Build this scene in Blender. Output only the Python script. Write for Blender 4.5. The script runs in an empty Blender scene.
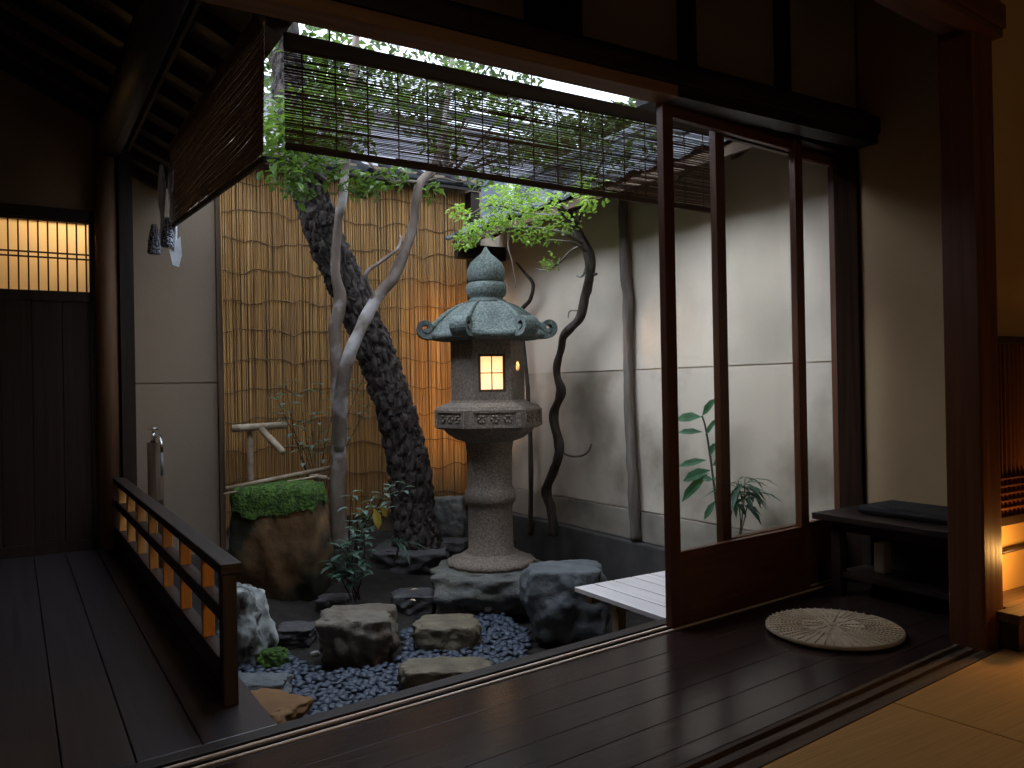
import bpy, bmesh, math, random
from mathutils import Vector, Matrix, noise, Euler
random.seed(7)
PI = math.pi
SC = bpy.context.scene
COL = SC.collection

# ------------------------------------------------------------------ camera
CAM = Vector((0, 0, .85))
FPX, YAW, PITCH, ROLL = 806.0, math.radians(31.8), math.radians(.2), math.radians(-1.05)
cd = bpy.data.cameras.new('camera'); cam = bpy.data.objects.new('camera', cd); COL.objects.link(cam)
_f = Vector((math.sin(YAW)*math.cos(PITCH), math.cos(YAW)*math.cos(PITCH), math.sin(PITCH)))
_r = Vector((math.cos(YAW), -math.sin(YAW), 0)); _u = _r.cross(_f)
_c, _s = math.cos(ROLL), math.sin(ROLL)
RIGHT = _c*_r + _s*_u; UP = -_s*_r + _c*_u; FWD = _f
cam.matrix_world = Matrix(((RIGHT.x, UP.x, -FWD.x, CAM.x), (RIGHT.y, UP.y, -FWD.y, CAM.y), (RIGHT.z, UP.z, -FWD.z, CAM.z), (0, 0, 0, 1)))
cd.sensor_width = 36; cd.lens = 36*FPX/1024; cd.clip_start = .05; cd.clip_end = 200
SC.camera = cam

# ------------------------------------------------------------------ light and exposure
W = bpy.data.worlds.new('sky'); SC.world = W; W.use_nodes = True
wb = W.node_tree.nodes['Background']
wb.inputs['Color'].default_value = (.74, .84, 1.0, 1)
# overcast sky: brighter overhead than at the horizon
_tc = W.node_tree.nodes.new('ShaderNodeTexCoord'); _sx = W.node_tree.nodes.new('ShaderNodeSeparateXYZ'); _mr = W.node_tree.nodes.new('ShaderNodeMapRange')
W.node_tree.links.new(_tc.outputs['Generated'], _sx.inputs[0]); W.node_tree.links.new(_sx.outputs['Z'], _mr.inputs['Value']); 
_dp = W.node_tree.nodes.new('ShaderNodeVectorMath'); _dp.operation = 'DOT_PRODUCT'; _dp.inputs[1].default_value = Vector((-.86, .27, .42)).normalized()
_m2 = W.node_tree.nodes.new('ShaderNodeMapRange'); _m2.interpolation_type = 'SMOOTHSTEP'; _ad = W.node_tree.nodes.new('ShaderNodeMath'); _ad.operation = 'ADD'
for _k, _v in (('From Min', .80), ('From Max', 1), ('To Min', 0), ('To Max', 16)): _m2.inputs[_k].default_value = _v   # the sky is brightest in the west
W.node_tree.links.new(_tc.outputs['Generated'], _dp.inputs[0]); W.node_tree.links.new(_dp.outputs['Value'], _m2.inputs['Value'])
W.node_tree.links.new(_mr.outputs[0], _ad.inputs[0]); W.node_tree.links.new(_m2.outputs[0], _ad.inputs[1]); W.node_tree.links.new(_ad.outputs[0], wb.inputs['Strength'])
_mr.inputs['From Min'].default_value = 0; _mr.inputs['From Max'].default_value = 1; _mr.inputs['To Min'].default_value = 1.3; _mr.inputs['To Max'].default_value = 5.2
SC.view_settings.view_transform = 'Standard'; SC.view_settings.look = 'None'
SC.view_settings.gamma = 1; SC.view_settings.exposure = 0; SC.view_settings.use_curve_mapping = False
SC.cycles.use_denoising = True
SC.cycles.max_bounces = 10; SC.cycles.transparent_max_bounces = 12; SC.cycles.diffuse_bounces = 6
SC.cycles.sample_clamp_indirect = 4
def lamp(name, kind, loc, power, color, size=.05, aim=None, **kw):
    d = bpy.data.lights.new(name, kind); d.energy = power; d.color = color
    if kind == 'AREA': d.size = size
    else: d.shadow_soft_size = size
    for k, v in kw.items(): setattr(d, k, v)
    o = bpy.data.objects.new(name, d); COL.objects.link(o); o.location = loc
    if aim is not None: o.rotation_euler = (Vector(aim)-Vector(loc)).to_track_quat('-Z', 'Y').to_euler()
    return o
lamp('lantern_bulb', 'POINT', (2.435, 4.2, .93), 46, (1, .53, .18), .03)
lamp('door_bulb', 'POINT', (.30, 5.32, 1.95), 11.0, (1, .68, .30), .05)
lamp('alcove_bulb', 'POINT', (2.82, 1.325, .265), 3.3, (1, .50, .13), .03)
lamp('railing_spot', 'SPOT', (2.0, -1.0, 1.3), 60, (1, .60, .25), .12, aim=(.49, 2.55, .2), spot_size=math.radians(15), spot_blend=1)  # unseen spot, added with a narrow cone to warm the near balusters
lamp('room_fill', 'POINT', (.6, -1.3, 1.9), 13, (1, .84, .64), .15)  # unseen warm fill, added to lift the dark parts of the room

# ------------------------------------------------------------------ pixel helpers (a photo pixel to a point on a plane of the place)
def ray(x, y): return RIGHT*((x-512)/FPX) + UP*((384-y)/FPX) + FWD
def atX(x, y, X): d = ray(x, y); return CAM + d*(X/d.x)
def atY(x, y, Y): d = ray(x, y); return CAM + d*(Y/d.y)
def atZ(x, y, z): d = ray(x, y); return CAM + d*((z-CAM.z)/d.z)
SK = math.radians(5.3); SE = Vector((math.cos(SK), math.sin(SK), 0)); SN = Vector((-math.sin(SK), math.cos(SK), 0)); SP = Vector((0, 1.953, 0))
def sk(u, v, z=0): return SP + SE*u + SN*v + Vector((0, 0, z))   # frame along the threshold of the garden side

# ------------------------------------------------------------------ mesh builder
class MB:
    def __init__(s): s.v = []; s.f = []; s.smooth = False
    def add(s, vs, fs):
        n = len(s.v); s.v += [Vector(p) for p in vs]; s.f += [tuple(i+n for i in f) for f in fs]; return s
    def hexa(s, p):   # 8 points: bottom ring 4, top ring 4
        return s.add(p, [(3,2,1,0), (4,5,6,7), (0,1,5,4), (1,2,6,5), (2,3,7,6), (3,0,4,7)])
    def box(s, a, b, M=None):
        x0,y0,z0 = a; x1,y1,z1 = b
        p = [Vector(q) for q in ((x0,y0,z0),(x1,y0,z0),(x1,y1,z0),(x0,y1,z0),(x0,y0,z1),(x1,y0,z1),(x1,y1,z1),(x0,y1,z1))]
        if M is not None: p = [M @ q for q in p]
        return s.hexa(p)
    def skbox(s, u0, u1, v0, v1, z0, z1):
        return s.hexa([sk(u0,v0,z0), sk(u1,v0,z0), sk(u1,v1,z0), sk(u0,v1,z0), sk(u0,v0,z1), sk(u1,v0,z1), sk(u1,v1,z1), sk(u0,v1,z1)])
    def bar(s, p0, p1, w, h, up=(0,0,1)):
        p0, p1 = Vector(p0), Vector(p1); d = (p1-p0).normalized(); x = d.cross(Vector(up)).normalized(); z = x.cross(d)
        q = []
        for p in (p0, p1):
            q += [p - x*w/2 - z*h/2, p + x*w/2 - z*h/2, p + x*w/2 + z*h/2, p - x*w/2 + z*h/2]
        return s.hexa(q)
    def tube(s, path, rad, n=10, cap=True, wob=0, seed=0, ex=None):
        path = [Vector(p) for p in path]; m = len(path)
        if not hasattr(rad, '__len__'): rad = [rad]*m
        t0 = (path[1]-path[0]).normalized(); x = t0.orthogonal().normalized(); vs = []; fs = []
        for i, p in enumerate(path):
            t = (path[min(i+1,m-1)]-path[max(i-1,0)]).normalized()
            x = (x - t*x.dot(t)).normalized(); y = t.cross(x)
            for k in range(n):
                a = 2*PI*k/n; r = rad[i]
                if wob: r *= 1 + wob*noise.noise(p*9 + Vector((math.cos(a)*1.3, math.sin(a)*1.3, seed)))
                vs.append(p + x*math.cos(a)*r + y*math.sin(a)*r)
        for i in range(m-1):
            for k in range(n):
                k2 = (k+1) % n; fs.append((i*n+k, i*n+k2, (i+1)*n+k2, (i+1)*n+k))
        if cap: fs.append(tuple(reversed(range(n)))); fs.append(tuple((m-1)*n+k for k in range(n)))
        return s.add(vs, fs)
    def cyl(s, p0, p1, r0, r1=None, n=12): return s.tube([p0, p1], [r0, r0 if r1 is None else r1], n)
    def lathe(s, prof, n=32, o=(0,0,0), mod=None):
        o = Vector(o); vs = []; fs = []; m = len(prof)
        for i, (r, z) in enumerate(prof):
            for k in range(n):
                a = 2*PI*k/n; rr = r*(mod(a, i) if mod else 1); vs.append(o + Vector((rr*math.cos(a), rr*math.sin(a), z)))
        for i in range(m-1):
            for k in range(n):
                k2 = (k+1) % n; fs.append((i*n+k, i*n+k2, (i+1)*n+k2, (i+1)*n+k))
        fs.append(tuple(reversed(range(n)))); fs.append(tuple((m-1)*n+k for k in range(n)))
        return s.add(vs, fs)
    def leaf(s, p, d, up, L, w, droop=.25):
        d = Vector(d).normalized(); up = Vector(up); x = d.cross(up)
        if x.length < 1e-4: x = d.orthogonal()
        x.normalize(); u = x.cross(d); p = Vector(p)
        a = p; b = p + d*L*.38 - u*droop*L*.08; c = p + d*L*.72 - u*droop*L*.3; e = p + d*L - u*droop*L*.7
        k = u*w*.16
        return s.add([a, b-x*w*.5+k, b, b+x*w*.5+k, c-x*w*.42+k, c, c+x*w*.42+k, e],
                     [(0,2,1), (0,3,2), (1,2,5,4), (2,3,6,5), (4,5,7), (5,6,7)])
    def build(s, name, mat, parent=None, smooth=None, bevel=0, sub=0):
        o0 = WORLD_LOC.get(parent.name, Vector()) if parent is not None else Vector()
        me = bpy.data.meshes.new(name); me.from_pydata([tuple(p - o0) for p in s.v], [], s.f); me.materials.append(mat)
        if s.smooth if smooth is None else smooth: me.polygons.foreach_set('use_smooth', [True]*len(me.polygons))
        o = bpy.data.objects.new(name, me); COL.objects.link(o)
        if parent is not None: o.parent = parent
        WORLD_LOC[o.name] = o0
        if bevel:
            b = o.modifiers.new('bevel', 'BEVEL'); b.width = bevel; b.segments = 2; b.limit_method = 'ANGLE'; b.angle_limit = math.radians(40)
        if sub:
            b = o.modifiers.new('sub', 'SUBSURF'); b.levels = sub; b.render_levels = sub
        me.update(); return o
WORLD_LOC = {}
def tag(o, label=None, cat=None, group=None, kind=None):
    if label: o['label'] = label
    if cat: o['category'] = cat
    if group: o['group'] = group
    if kind: o['kind'] = kind
    return o
def empty(name, loc, label, cat, group=None):
    o = bpy.data.objects.new(name, None); COL.objects.link(o); o.location = loc; o.empty_display_size = .05
    WORLD_LOC[o.name] = Vector(loc); return tag(o, label, cat, group)
def struct(name, mb, m, label, cat='structure', bevel=0, parent=None):
    o = mb.build(name, m, parent, bevel=bevel)
    return tag(o, label, cat, kind='structure')
def spline(pts, k=6):
    pts = [Vector(p) for p in pts]; out = []; n = len(pts)
    for i in range(n-1):
        p0, p1, p2, p3 = pts[max(i-1,0)], pts[i], pts[i+1], pts[min(i+2,n-1)]
        for j in range(k):
            t = j/k; out.append(.5*((2*p1) + (p2-p0)*t + (2*p0-5*p1+4*p2-p3)*t*t + (3*p1-p0-3*p2+p3)*t*t*t))
    out.append(pts[-1]); return out
def lerpl(vals, m):
    n = len(vals); out = []
    for i in range(m):
        t = i/(m-1)*(n-1); a = min(int(t), n-2); out.append(vals[a] + (vals[a+1]-vals[a])*(t-a))
    return out

# ------------------------------------------------------------------ materials
def mat(name, c1, c2=None, scale=(6,6,6), rough=.7, detail=4, lo=.35, hi=.65, bump=0, bscale=None, c3=None, s3=2, lo3=.5, hi3=.7, spec=.5, metal=0, obj=True, distort=0):
    m = bpy.data.materials.new(name); m.use_nodes = True; nt = m.node_tree; b = nt.nodes['Principled BSDF']
    b.inputs['Roughness'].default_value = rough; b.inputs['Metallic'].default_value = metal; b.inputs['Specular IOR Level'].default_value = spec
    b.inputs['Base Color'].default_value = (*c1, 1)
    tc = nt.nodes.new('ShaderNodeTexCoord'); mp = nt.nodes.new('ShaderNodeMapping'); mp.inputs['Scale'].default_value = scale
    nt.links.new(tc.outputs['Object'], mp.inputs['Vector'])
    if c2:
        n = nt.nodes.new('ShaderNodeTexNoise'); n.inputs['Scale'].default_value = 1; n.inputs['Detail'].default_value = detail; n.inputs['Distortion'].default_value = distort
        nt.links.new(mp.outputs[0], n.inputs['Vector'])
        r = nt.nodes.new('ShaderNodeValToRGB'); r.color_ramp.elements[0].position = lo; r.color_ramp.elements[1].position = hi
        r.color_ramp.elements[0].color = (*c1, 1); r.color_ramp.elements[1].color = (*c2, 1)
        nt.links.new(n.outputs['Fac'], r.inputs['Fac']); out = r.outputs['Color']
        if c3:
            n3 = nt.nodes.new('ShaderNodeTexNoise'); n3.inputs['Scale'].default_value = s3; n3.inputs['Detail'].default_value = 5
            nt.links.new(tc.outputs['Object'], n3.inputs['Vector'])
            r3 = nt.nodes.new('ShaderNodeMapRange'); r3.inputs['From Min'].default_value = lo3; r3.inputs['From Max'].default_value = hi3
            nt.links.new(n3.outputs['Fac'], r3.inputs['Value'])
            mx = nt.nodes.new('ShaderNodeMixRGB'); nt.links.new(r3.outputs[0], mx.inputs['Fac']); nt.links.new(out, mx.inputs[1]); mx.inputs[2].default_value = (*c3, 1)
            out = mx.outputs[0]
        nt.links.new(out, b.inputs['Base Color'])
    if bump:
        n2 = nt.nodes.new('ShaderNodeTexNoise'); n2.inputs['Scale'].default_value = 1; n2.inputs['Detail'].default_value = 6
        if bscale:
            mp2 = nt.nodes.new('ShaderNodeMapping'); mp2.inputs['Scale'].default_value = bscale; nt.links.new(tc.outputs['Object'], mp2.inputs['Vector']); nt.links.new(mp2.outputs[0], n2.inputs['Vector'])
        else: nt.links.new(mp.outputs[0], n2.inputs['Vector'])
        bp = nt.nodes.new('ShaderNodeBump'); bp.inputs['Strength'].default_value = bump; bp.inputs['Distance'].default_value = .02
        nt.links.new(n2.outputs['Fac'], bp.inputs['Height']); nt.links.new(bp.outputs[0], b.inputs['Normal'])
    return m
def leafmat(name, c1, c2, trans=.35):
    m = mat(name, c1, c2, (14,14,14), .45, 2, .4, .6); nt = m.node_tree; b = nt.nodes['Principled BSDF']; out = nt.nodes['Material Output']
    t = nt.nodes.new('ShaderNodeBsdfTranslucent'); t.inputs['Color'].default_value = (c2[0]*1.2, c2[1]*1.3, c2[2]*.7, 1)
    mx = nt.nodes.new('ShaderNodeMixShader'); mx.inputs[0].default_value = trans
    nt.links.new(b.outputs[0], mx.inputs[1]); nt.links.new(t.outputs[0], mx.inputs[2]); nt.links.new(mx.outputs[0], out.inputs[0]); return m
def papermat(name, c, trans=.8):
    m = mat(name, c, None, rough=.9); nt = m.node_tree; b = nt.nodes['Principled BSDF']; out = nt.nodes['Material Output']
    t = nt.nodes.new('ShaderNodeBsdfTranslucent'); t.inputs['Color'].default_value = (*c, 1)
    mx = nt.nodes.new('ShaderNodeMixShader'); mx.inputs[0].default_value = trans
    nt.links.new(b.outputs[0], mx.inputs[1]); nt.links.new(t.outputs[0], mx.inputs[2]); nt.links.new(mx.outputs[0], out.inputs[0]); return m
def glassmat(name):
    m = bpy.data.materials.new(name); m.use_nodes = True; nt = m.node_tree; nt.nodes.remove(nt.nodes['Principled BSDF']); out = nt.nodes['Material Output']
    t = nt.nodes.new('ShaderNodeBsdfTransparent'); t.inputs[0].default_value = (.98, .98, .97, 1); g = nt.nodes.new('ShaderNodeBsdfGlossy'); g.inputs['Roughness'].default_value = .02
    lw = nt.nodes.new('ShaderNodeLayerWeight'); lw.inputs['Blend'].default_value = .1; fr = nt.nodes.new('ShaderNodeMapRange'); fr.inputs['To Min'].default_value = .02; fr.inputs['To Max'].default_value = .3; nt.links.new(lw.outputs['Facing'], fr.inputs['Value'])
    fr.inputs['From Max'].default_value = 1
    mx = nt.nodes.new('ShaderNodeMixShader'); nt.links.new(fr.outputs[0], mx.inputs[0]); nt.links.new(t.outputs[0], mx.inputs[1]); nt.links.new(g.outputs[0], mx.inputs[2]); nt.links.new(mx.outputs[0], out.inputs[0]); return m
def wood(name, c1, c2, ax, rough=.55, bump=.12, spec=.4):
    sc = [38, 38, 38]; sc['xyz'.index(ax)] = 1.6
    return mat(name, c1, c2, tuple(sc), rough, 5, .3, .7, bump, spec=spec, distort=.4)
DK1, DK2 = (.014,.008,.006), (.034,.018,.012)
M = {}
for ax in 'xyz':
    M['dark'+ax] = wood('dark_wood_'+ax, DK1, DK2, ax, .5)
    M['red'+ax] = wood('red_brown_wood_'+ax, (.085,.026,.010), (.15,.052,.022), ax, .5)
    M['old'+ax] = wood('old_brown_wood_'+ax, (.05,.03,.018), (.13,.08,.045), ax, .75)
    M['pale'+ax] = wood('pale_plank_'+ax, (.72,.66,.64), (.86,.80,.78), ax, .7)
M['floor_x'] = wood('engawa_board', (.026,.015,.013), (.056,.031,.027), 'x', .22, .04, .34)
M['floor_y'] = wood('corridor_board', (.020,.016,.018), (.042,.034,.037), 'y', .33, .06, .8)
M['baluster'] = wood('golden_cedar', (.60,.25,.06), (.78,.36,.09), 'z', .6)
M['rail_strip'] = wood('pale_track_strip', (.66,.50,.40), (.84,.68,.56), 'x', .4)
M['plaster'] = mat('garden_plaster', (.58,.49,.385), (.68,.59,.475), (1.6,1.6,.9), .9, 6, .3, .7, .08, (30,30,30), c3=(.38,.33,.265), s3=1.4, lo3=.47, hi3=.80)
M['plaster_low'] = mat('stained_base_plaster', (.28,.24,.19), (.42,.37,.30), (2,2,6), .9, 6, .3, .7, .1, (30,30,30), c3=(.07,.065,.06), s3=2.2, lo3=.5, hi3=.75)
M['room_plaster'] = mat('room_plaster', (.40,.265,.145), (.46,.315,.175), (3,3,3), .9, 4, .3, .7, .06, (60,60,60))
M['white_plaster'] = mat('white_plaster', (.70,.68,.64), (.78,.75,.71), (3,3,3), .9)
M['grey_plaster'] = mat('grey_plaster', (.23,.175,.125), (.285,.22,.16), (1.5,1.5,1), .9, 6, .3, .7, .08, (30,30,30))
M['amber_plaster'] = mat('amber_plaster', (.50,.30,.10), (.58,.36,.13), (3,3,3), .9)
M['concrete'] = mat('footing_concrete', (.05,.046,.042), (.10,.093,.085), (5,5,5), .95, 6, .3, .7, .2)
M['soil'] = mat('garden_soil', (.010,.008,.006), (.028,.022,.017), (14,14,14), .95, 6, .3, .7, .5)
M['reed'] = mat('reed_screen', (.24,.115,.036), (.66,.38,.13), (150,150,1.2), .7, 2, .36, .66, .1, c3=(.36,.205,.085), s3=3, lo3=.5, hi3=.75)
M['rope'] = mat('dark_rope', (.12,.075,.04), (.18,.11,.06), (40,40,40), .9)
M['sudare'] = mat('brown_split_bamboo', (.11,.062,.036), (.24,.14,.08), (3,40,90), .65)
M['granite'] = mat('lantern_granite', (.16,.125,.095), (.32,.26,.205), (85,85,85), .9, 3, .35, .65, .25, (60,60,60), c3=(.15,.13,.11), s3=5, lo3=.5, hi3=.75)
M['skylit_lichen'] = mat('skylit_lichen_granite', (.075,.095,.085), (.20,.235,.215), (85,85,85), .9, 3, .35, .65, .25, (60,60,60), c3=(.06,.075,.07), s3=6, lo3=.5, hi3=.75)  # lichened stone, the roof's cool skylight painted into its tone
M['stone_grey'] = mat('grey_stone', (.10,.10,.092), (.20,.20,.185), (12,12,12), .85, 6, .3, .7, .9, (20,20,20), c3=(.12,.12,.07), s3=5)
M['stone_blue'] = mat('blue_grey_stone', (.085,.095,.10), (.165,.18,.185), (9,9,9), .8, 6, .3, .7, .9, (16,16,16), c3=(.10,.105,.10), s3=4)
M['stone_dark'] = mat('dark_flat_stone', (.05,.045,.048), (.105,.098,.10), (9,9,9), .75, 6, .3, .7, .9, (18,18,18))
M['stone_white'] = mat('pale_rock', (.13,.145,.14), (.50,.52,.50), (10,10,10), .85, 7, .35, .62, .9, (14,14,14), c3=(.06,.06,.055), s3=13, lo3=.47, hi3=.60)
M['stone_tan'] = mat('tan_stone', (.12,.10,.065), (.23,.195,.13), (9,9,9), .85, 6, .3, .7, .9, (18,18,18), c3=(.18,.14,.08), s3=4)
M['stone_red'] = mat('reddish_stone', (.10,.085,.062), (.21,.185,.145), (9,9,9), .85, 6, .3, .7, .9, (18,18,18), c3=(.09,.04,.02), s3=4, lo3=.5, hi3=.65)
M['stone_orange'] = mat('ochre_stone', (.13,.06,.02), (.24,.12,.04), (7,7,7), .8, 6, .3, .7, .3)
M['pebble'] = mat('blue_black_pebble', (.030,.041,.062), (.085,.105,.145), (22,22,22), .5, 2, .35, .65)
M['moss'] = mat('bright_moss', (.015,.038,.005), (.075,.155,.016), (34,34,34), .95, 6, .35, .65, 1.0, (55,55,55))
M['bamboo'] = mat('weathered_bamboo', (.36,.28,.19), (.52,.42,.30), (20,20,20), .6)
M['bamboo_dark'] = mat('stained_bamboo', (.20,.14,.09), (.34,.25,.17), (20,20,20), .6)
M['bark'] = mat('pine_bark', (.016,.012,.011), (.085,.068,.06), (26,26,12), .95, 6, .35, .65, 1.0, (24,24,10))
M['smooth_bark'] = mat('smooth_bark', (.09,.062,.045), (.20,.155,.125), (14,14,5), .8, 5, .3, .7, .2, c3=(.50,.47,.46), s3=4, lo3=.52, hi3=.68)
M['vine_bark'] = mat('vine_bark', (.03,.023,.018), (.085,.065,.05), (30,30,6), .9, 5, .3, .7, .5)
M['post_bark'] = mat('weathered_log', (.10,.08,.065), (.22,.185,.155), (30,30,4), .9, 5, .3, .7, .4)
M['leaf_bright'] = leafmat('bright_leaf', (.13,.24,.035), (.32,.46,.10), .4)
M['leaf_mid'] = leafmat('green_leaf', (.045,.085,.018), (.12,.19,.045), .35)
M['leaf_dark'] = leafmat('dark_leaf', (.02,.055,.035), (.06,.13,.085), .2)
M['leaf_pale'] = leafmat('pale_blue_leaf', (.12,.20,.17), (.27,.38,.33), .25)
M['leaf_far'] = leafmat('olive_leaf', (.03,.05,.016), (.075,.105,.035), .3)
M['leaf_yellow'] = leafmat('yellow_leaf', (.40,.28,.04), (.55,.40,.08), .3)
M['leaf_big'] = leafmat('big_green_leaf', (.025,.085,.04), (.06,.16,.075), .2)
M['tile'] = mat('roof_tile', (.022,.027,.033), (.06,.07,.082), (8,8,8), .5, 4, .3, .7)
M['tatami'] = mat('tatami_straw', (.42,.20,.045), (.54,.27,.065), (3,180,3), .8, 2, .3, .7)
M['cloth_edge'] = mat('tatami_border_cloth', (.16,.10,.05), None, rough=.9)
M['straw'] = mat('pale_straw', (.48,.36,.24), (.64,.50,.35), (30,30,30), .85)
M['black'] = mat('black_cloth', (.010,.010,.011), (.02,.02,.022), (20,20,20), .8)
M['chrome'] = mat('worn_chrome', (.55,.56,.58), None, rough=.25, metal=1)
M['paper'] = papermat('glowing_paper', (.95,.92,.85), .8)
M['lantern_paper'] = papermat('lantern_paper', (.80,.86,1.0), .06)
M['dark_tile'] = mat('dark_roof_tile', (.008,.0085,.0095), (.018,.019,.021), (8,8,8), .95, spec=.08)
M['tan'] = mat('tan_wood', (.36,.23,.12), (.50,.33,.18), (20,20,3), .7)
M['plaster_stained'] = mat('water_stained_plaster', (.54,.455,.36), (.63,.545,.44), (1.6,1.6,.9), .9, 6, .3, .7, .08, (30,30,30), c3=(.25,.205,.15), s3=1.9, lo3=.47, hi3=.70)
M['glass'] = glassmat('window_glass')
M['ceil'] = wood('ceiling_board', (.02,.013,.009), (.045,.028,.018), 'x', .7)
M['siding'] = mat('pale_siding', (.66,.64,.72), (.76,.74,.80), (1,1,14), .8)
M['house_glass'] = mat('dim_window_glass', (.10,.12,.15), None, rough=.2)
M['gutter'] = mat('grey_gutter', (.22,.23,.25), None, rough=.5)
M['white_cloth'] = mat('white_cloth', (.60,.62,.66), (.75,.77,.80), (30,30,30), .9)
M['navy_cloth'] = mat('navy_checked_cloth', (.02,.025,.06), (.5,.52,.58), (120,120,120), .9, 1, .47, .53)
M['box_white'] = mat('white_painted_block', (.55,.53,.50), None, rough=.8)

# ================================================================== THE SETTING
# soil
mb = MB(); nx, ny = 44, 56
def soil_z(x, y): return -.47 + .27*max(0, min(1, (y-4.1)/1.0)) + .03*noise.noise(Vector((x*3, y*3, .3)))
vs = [(.4+2.9*i/nx, 1.9+3.8*j/ny, soil_z(.4+2.9*i/nx, 1.9+3.8*j/ny)) for j in range(ny+1) for i in range(nx+1)]
mb.add(vs, [(j*(nx+1)+i, j*(nx+1)+i+1, (j+1)*(nx+1)+i+1, (j+1)*(nx+1)+i) for j in range(ny) for i in range(nx)])
struct('ground', mb, M['soil'], 'dark bare soil of the courtyard garden', 'ground').data.polygons.foreach_set('use_smooth', [True]*(nx*ny))
# corridor floor on the left: boards along Y
mb = MB(); x = -1.1; k = 0
while x < .5:
    w = .148; x1 = min(x+w, .565)
    if x1 > .5: x1 = .565
    y1 = 5.05
    mb.hexa([Vector((x+.0015, sk(x,.07).y, -.03)), Vector((x1-.0015, sk(x1,.07).y, -.03)), Vector((x1-.0015, y1, -.03)), Vector((x+.0015, y1, -.03)),
             Vector((x+.0015, sk(x,.07).y, 0)), Vector((x1-.0015, sk(x1,.07).y, 0)), Vector((x1-.0015, y1, 0)), Vector((x+.0015, y1, 0))])
    x = x1
struct('floor', mb, M['floor_y'], 'dark boards of the open corridor running back beside the railing', 'floor', bevel=.002)
mb = MB(); mb.box((-1.15,1.9,-.06), (.54,5.6,-.032)); struct('floor_under', mb, M['darky'], 'dark boards under the corridor floor', 'floor')
mb = MB(); mb.box((.44,2.1,-.55), (.50,5.05,-.06))
struct('trim_1', mb, M['darky'], 'dark timber beam under the corridor edge', 'beam')
# engawa boards along the threshold
mb = MB(); vv = -.065
for w in (.128, .118, .118, .118, .118, .06):
    mb.skbox(-1.2, 3.25, vv-w+.0005, vv-.0005, -.03, 0); vv -= w
mb.skbox(-1.2, 3.25, -.75, -.07, -.06, -.032); struct('floor_engawa', mb, M['floor_x'], 'dark polished boards of the inner veranda', 'floor', bevel=.0015)
mb = MB()
for v0, v1, h in ((-.065,-.043,0), (-.043,-.022,-.008), (-.022,-.002,0), (-.002,.02,-.008), (.02,.07,0)):
    mb.skbox(-1.2, 3.08, v0+.0005, v1-.0005, -.04, h)
struct('trim_2', mb, M['darkx'], 'grooved wooden threshold on the garden side of the veranda', 'threshold', bevel=.0015)
for i, v in enumerate((-.012, -.052)):
    mb = MB(); mb.skbox(-1.2, 3.0, v-.0055, v+.0055, 0, .005)
    struct('trim_%d' % (3+i), mb, M['rail_strip'], ('outer' if i == 0 else 'inner')+' pale runner strip along the garden threshold', 'runner strip', bevel=.001)
mb = MB(); mb.skbox(-1.2, 3.02, .0, .06, -.6, -.041)
struct('trim_5', mb, M['darkx'], 'dark beam under the garden threshold', 'beam')
# inner threshold
mb = MB()
for v0, v1, h in ((-.745,-.728,.002), (-.765,-.745,-.008), (-.79,-.765,.002), (-.812,-.79,-.008), (-.845,-.812,.002)):
    mb.skbox(-1.2, 2.62, v0+.0005, v1-.0005, -.04, h)
struct('trim_6', mb, M['oldx'], 'grooved inner threshold between veranda and tatami room', 'threshold', bevel=.0015)
# tatami
for (n, u0, u1, v0, v1, lab) in (('tatami_mat', -.9, 1.88, -1.75, -.85, 'straw tatami mat in front, its long edge along the inner threshold'),
                                 ('tatami_mat', 1.884, 3.66, -2.6, -.85, 'straw tatami mat beside the column, laid crosswise')):
    t = empty(n, sk((u0+u1)/2, (v0+v1)/2, -.04), lab, 'tatami', 'tatami mats')
    mb = MB(); mb.skbox(u0+.03 if u1 < 1.9 else u0, u1, v0, v1, -.04, .004); mb.build('straw_surface', M['tatami'], t, bevel=.003)
    if u1 < 1.9:
        mb = MB(); mb.skbox(u0, u0+.03, v0, v1, -.04, .005); mb.build('border', M['cloth_edge'], t)
mb = MB(); mb.box((-2.2,-3.0,-.08), (3.8,1.5,-.061)); struct('floor_room', mb, M['darkx'], 'dark floor under the tatami mats', 'floor')
# garden wall on the right, with foundation and cap roof
mb = MB(); mb.box((3.10,2.2,.94), (3.2,5.66,2.08)); struct('wall_garden', mb, M['plaster'], 'beige plaster upper part of the right garden wall', 'wall')
mb = MB(); mb.box((3.097,2.2,.12), (3.2,5.66,.933)); mb.box((3.11,2.2,.90), (3.2,5.66,.945)); mb.box((3.11,2.2,-.1), (3.2,5.66,.15)); struct('wall_garden_lower', mb, M['plaster_stained'], 'beige plaster middle part of the right garden wall', 'wall')
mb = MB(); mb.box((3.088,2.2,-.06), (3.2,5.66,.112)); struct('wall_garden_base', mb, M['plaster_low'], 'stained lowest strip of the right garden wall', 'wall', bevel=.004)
mb = MB(); mb.box((3.04,2.2,-.6), (3.2,5.66,-.062)); struct('trim_7', mb, M['concrete'], 'concrete footing under the right garden wall', 'footing', bevel=.01)
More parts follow.
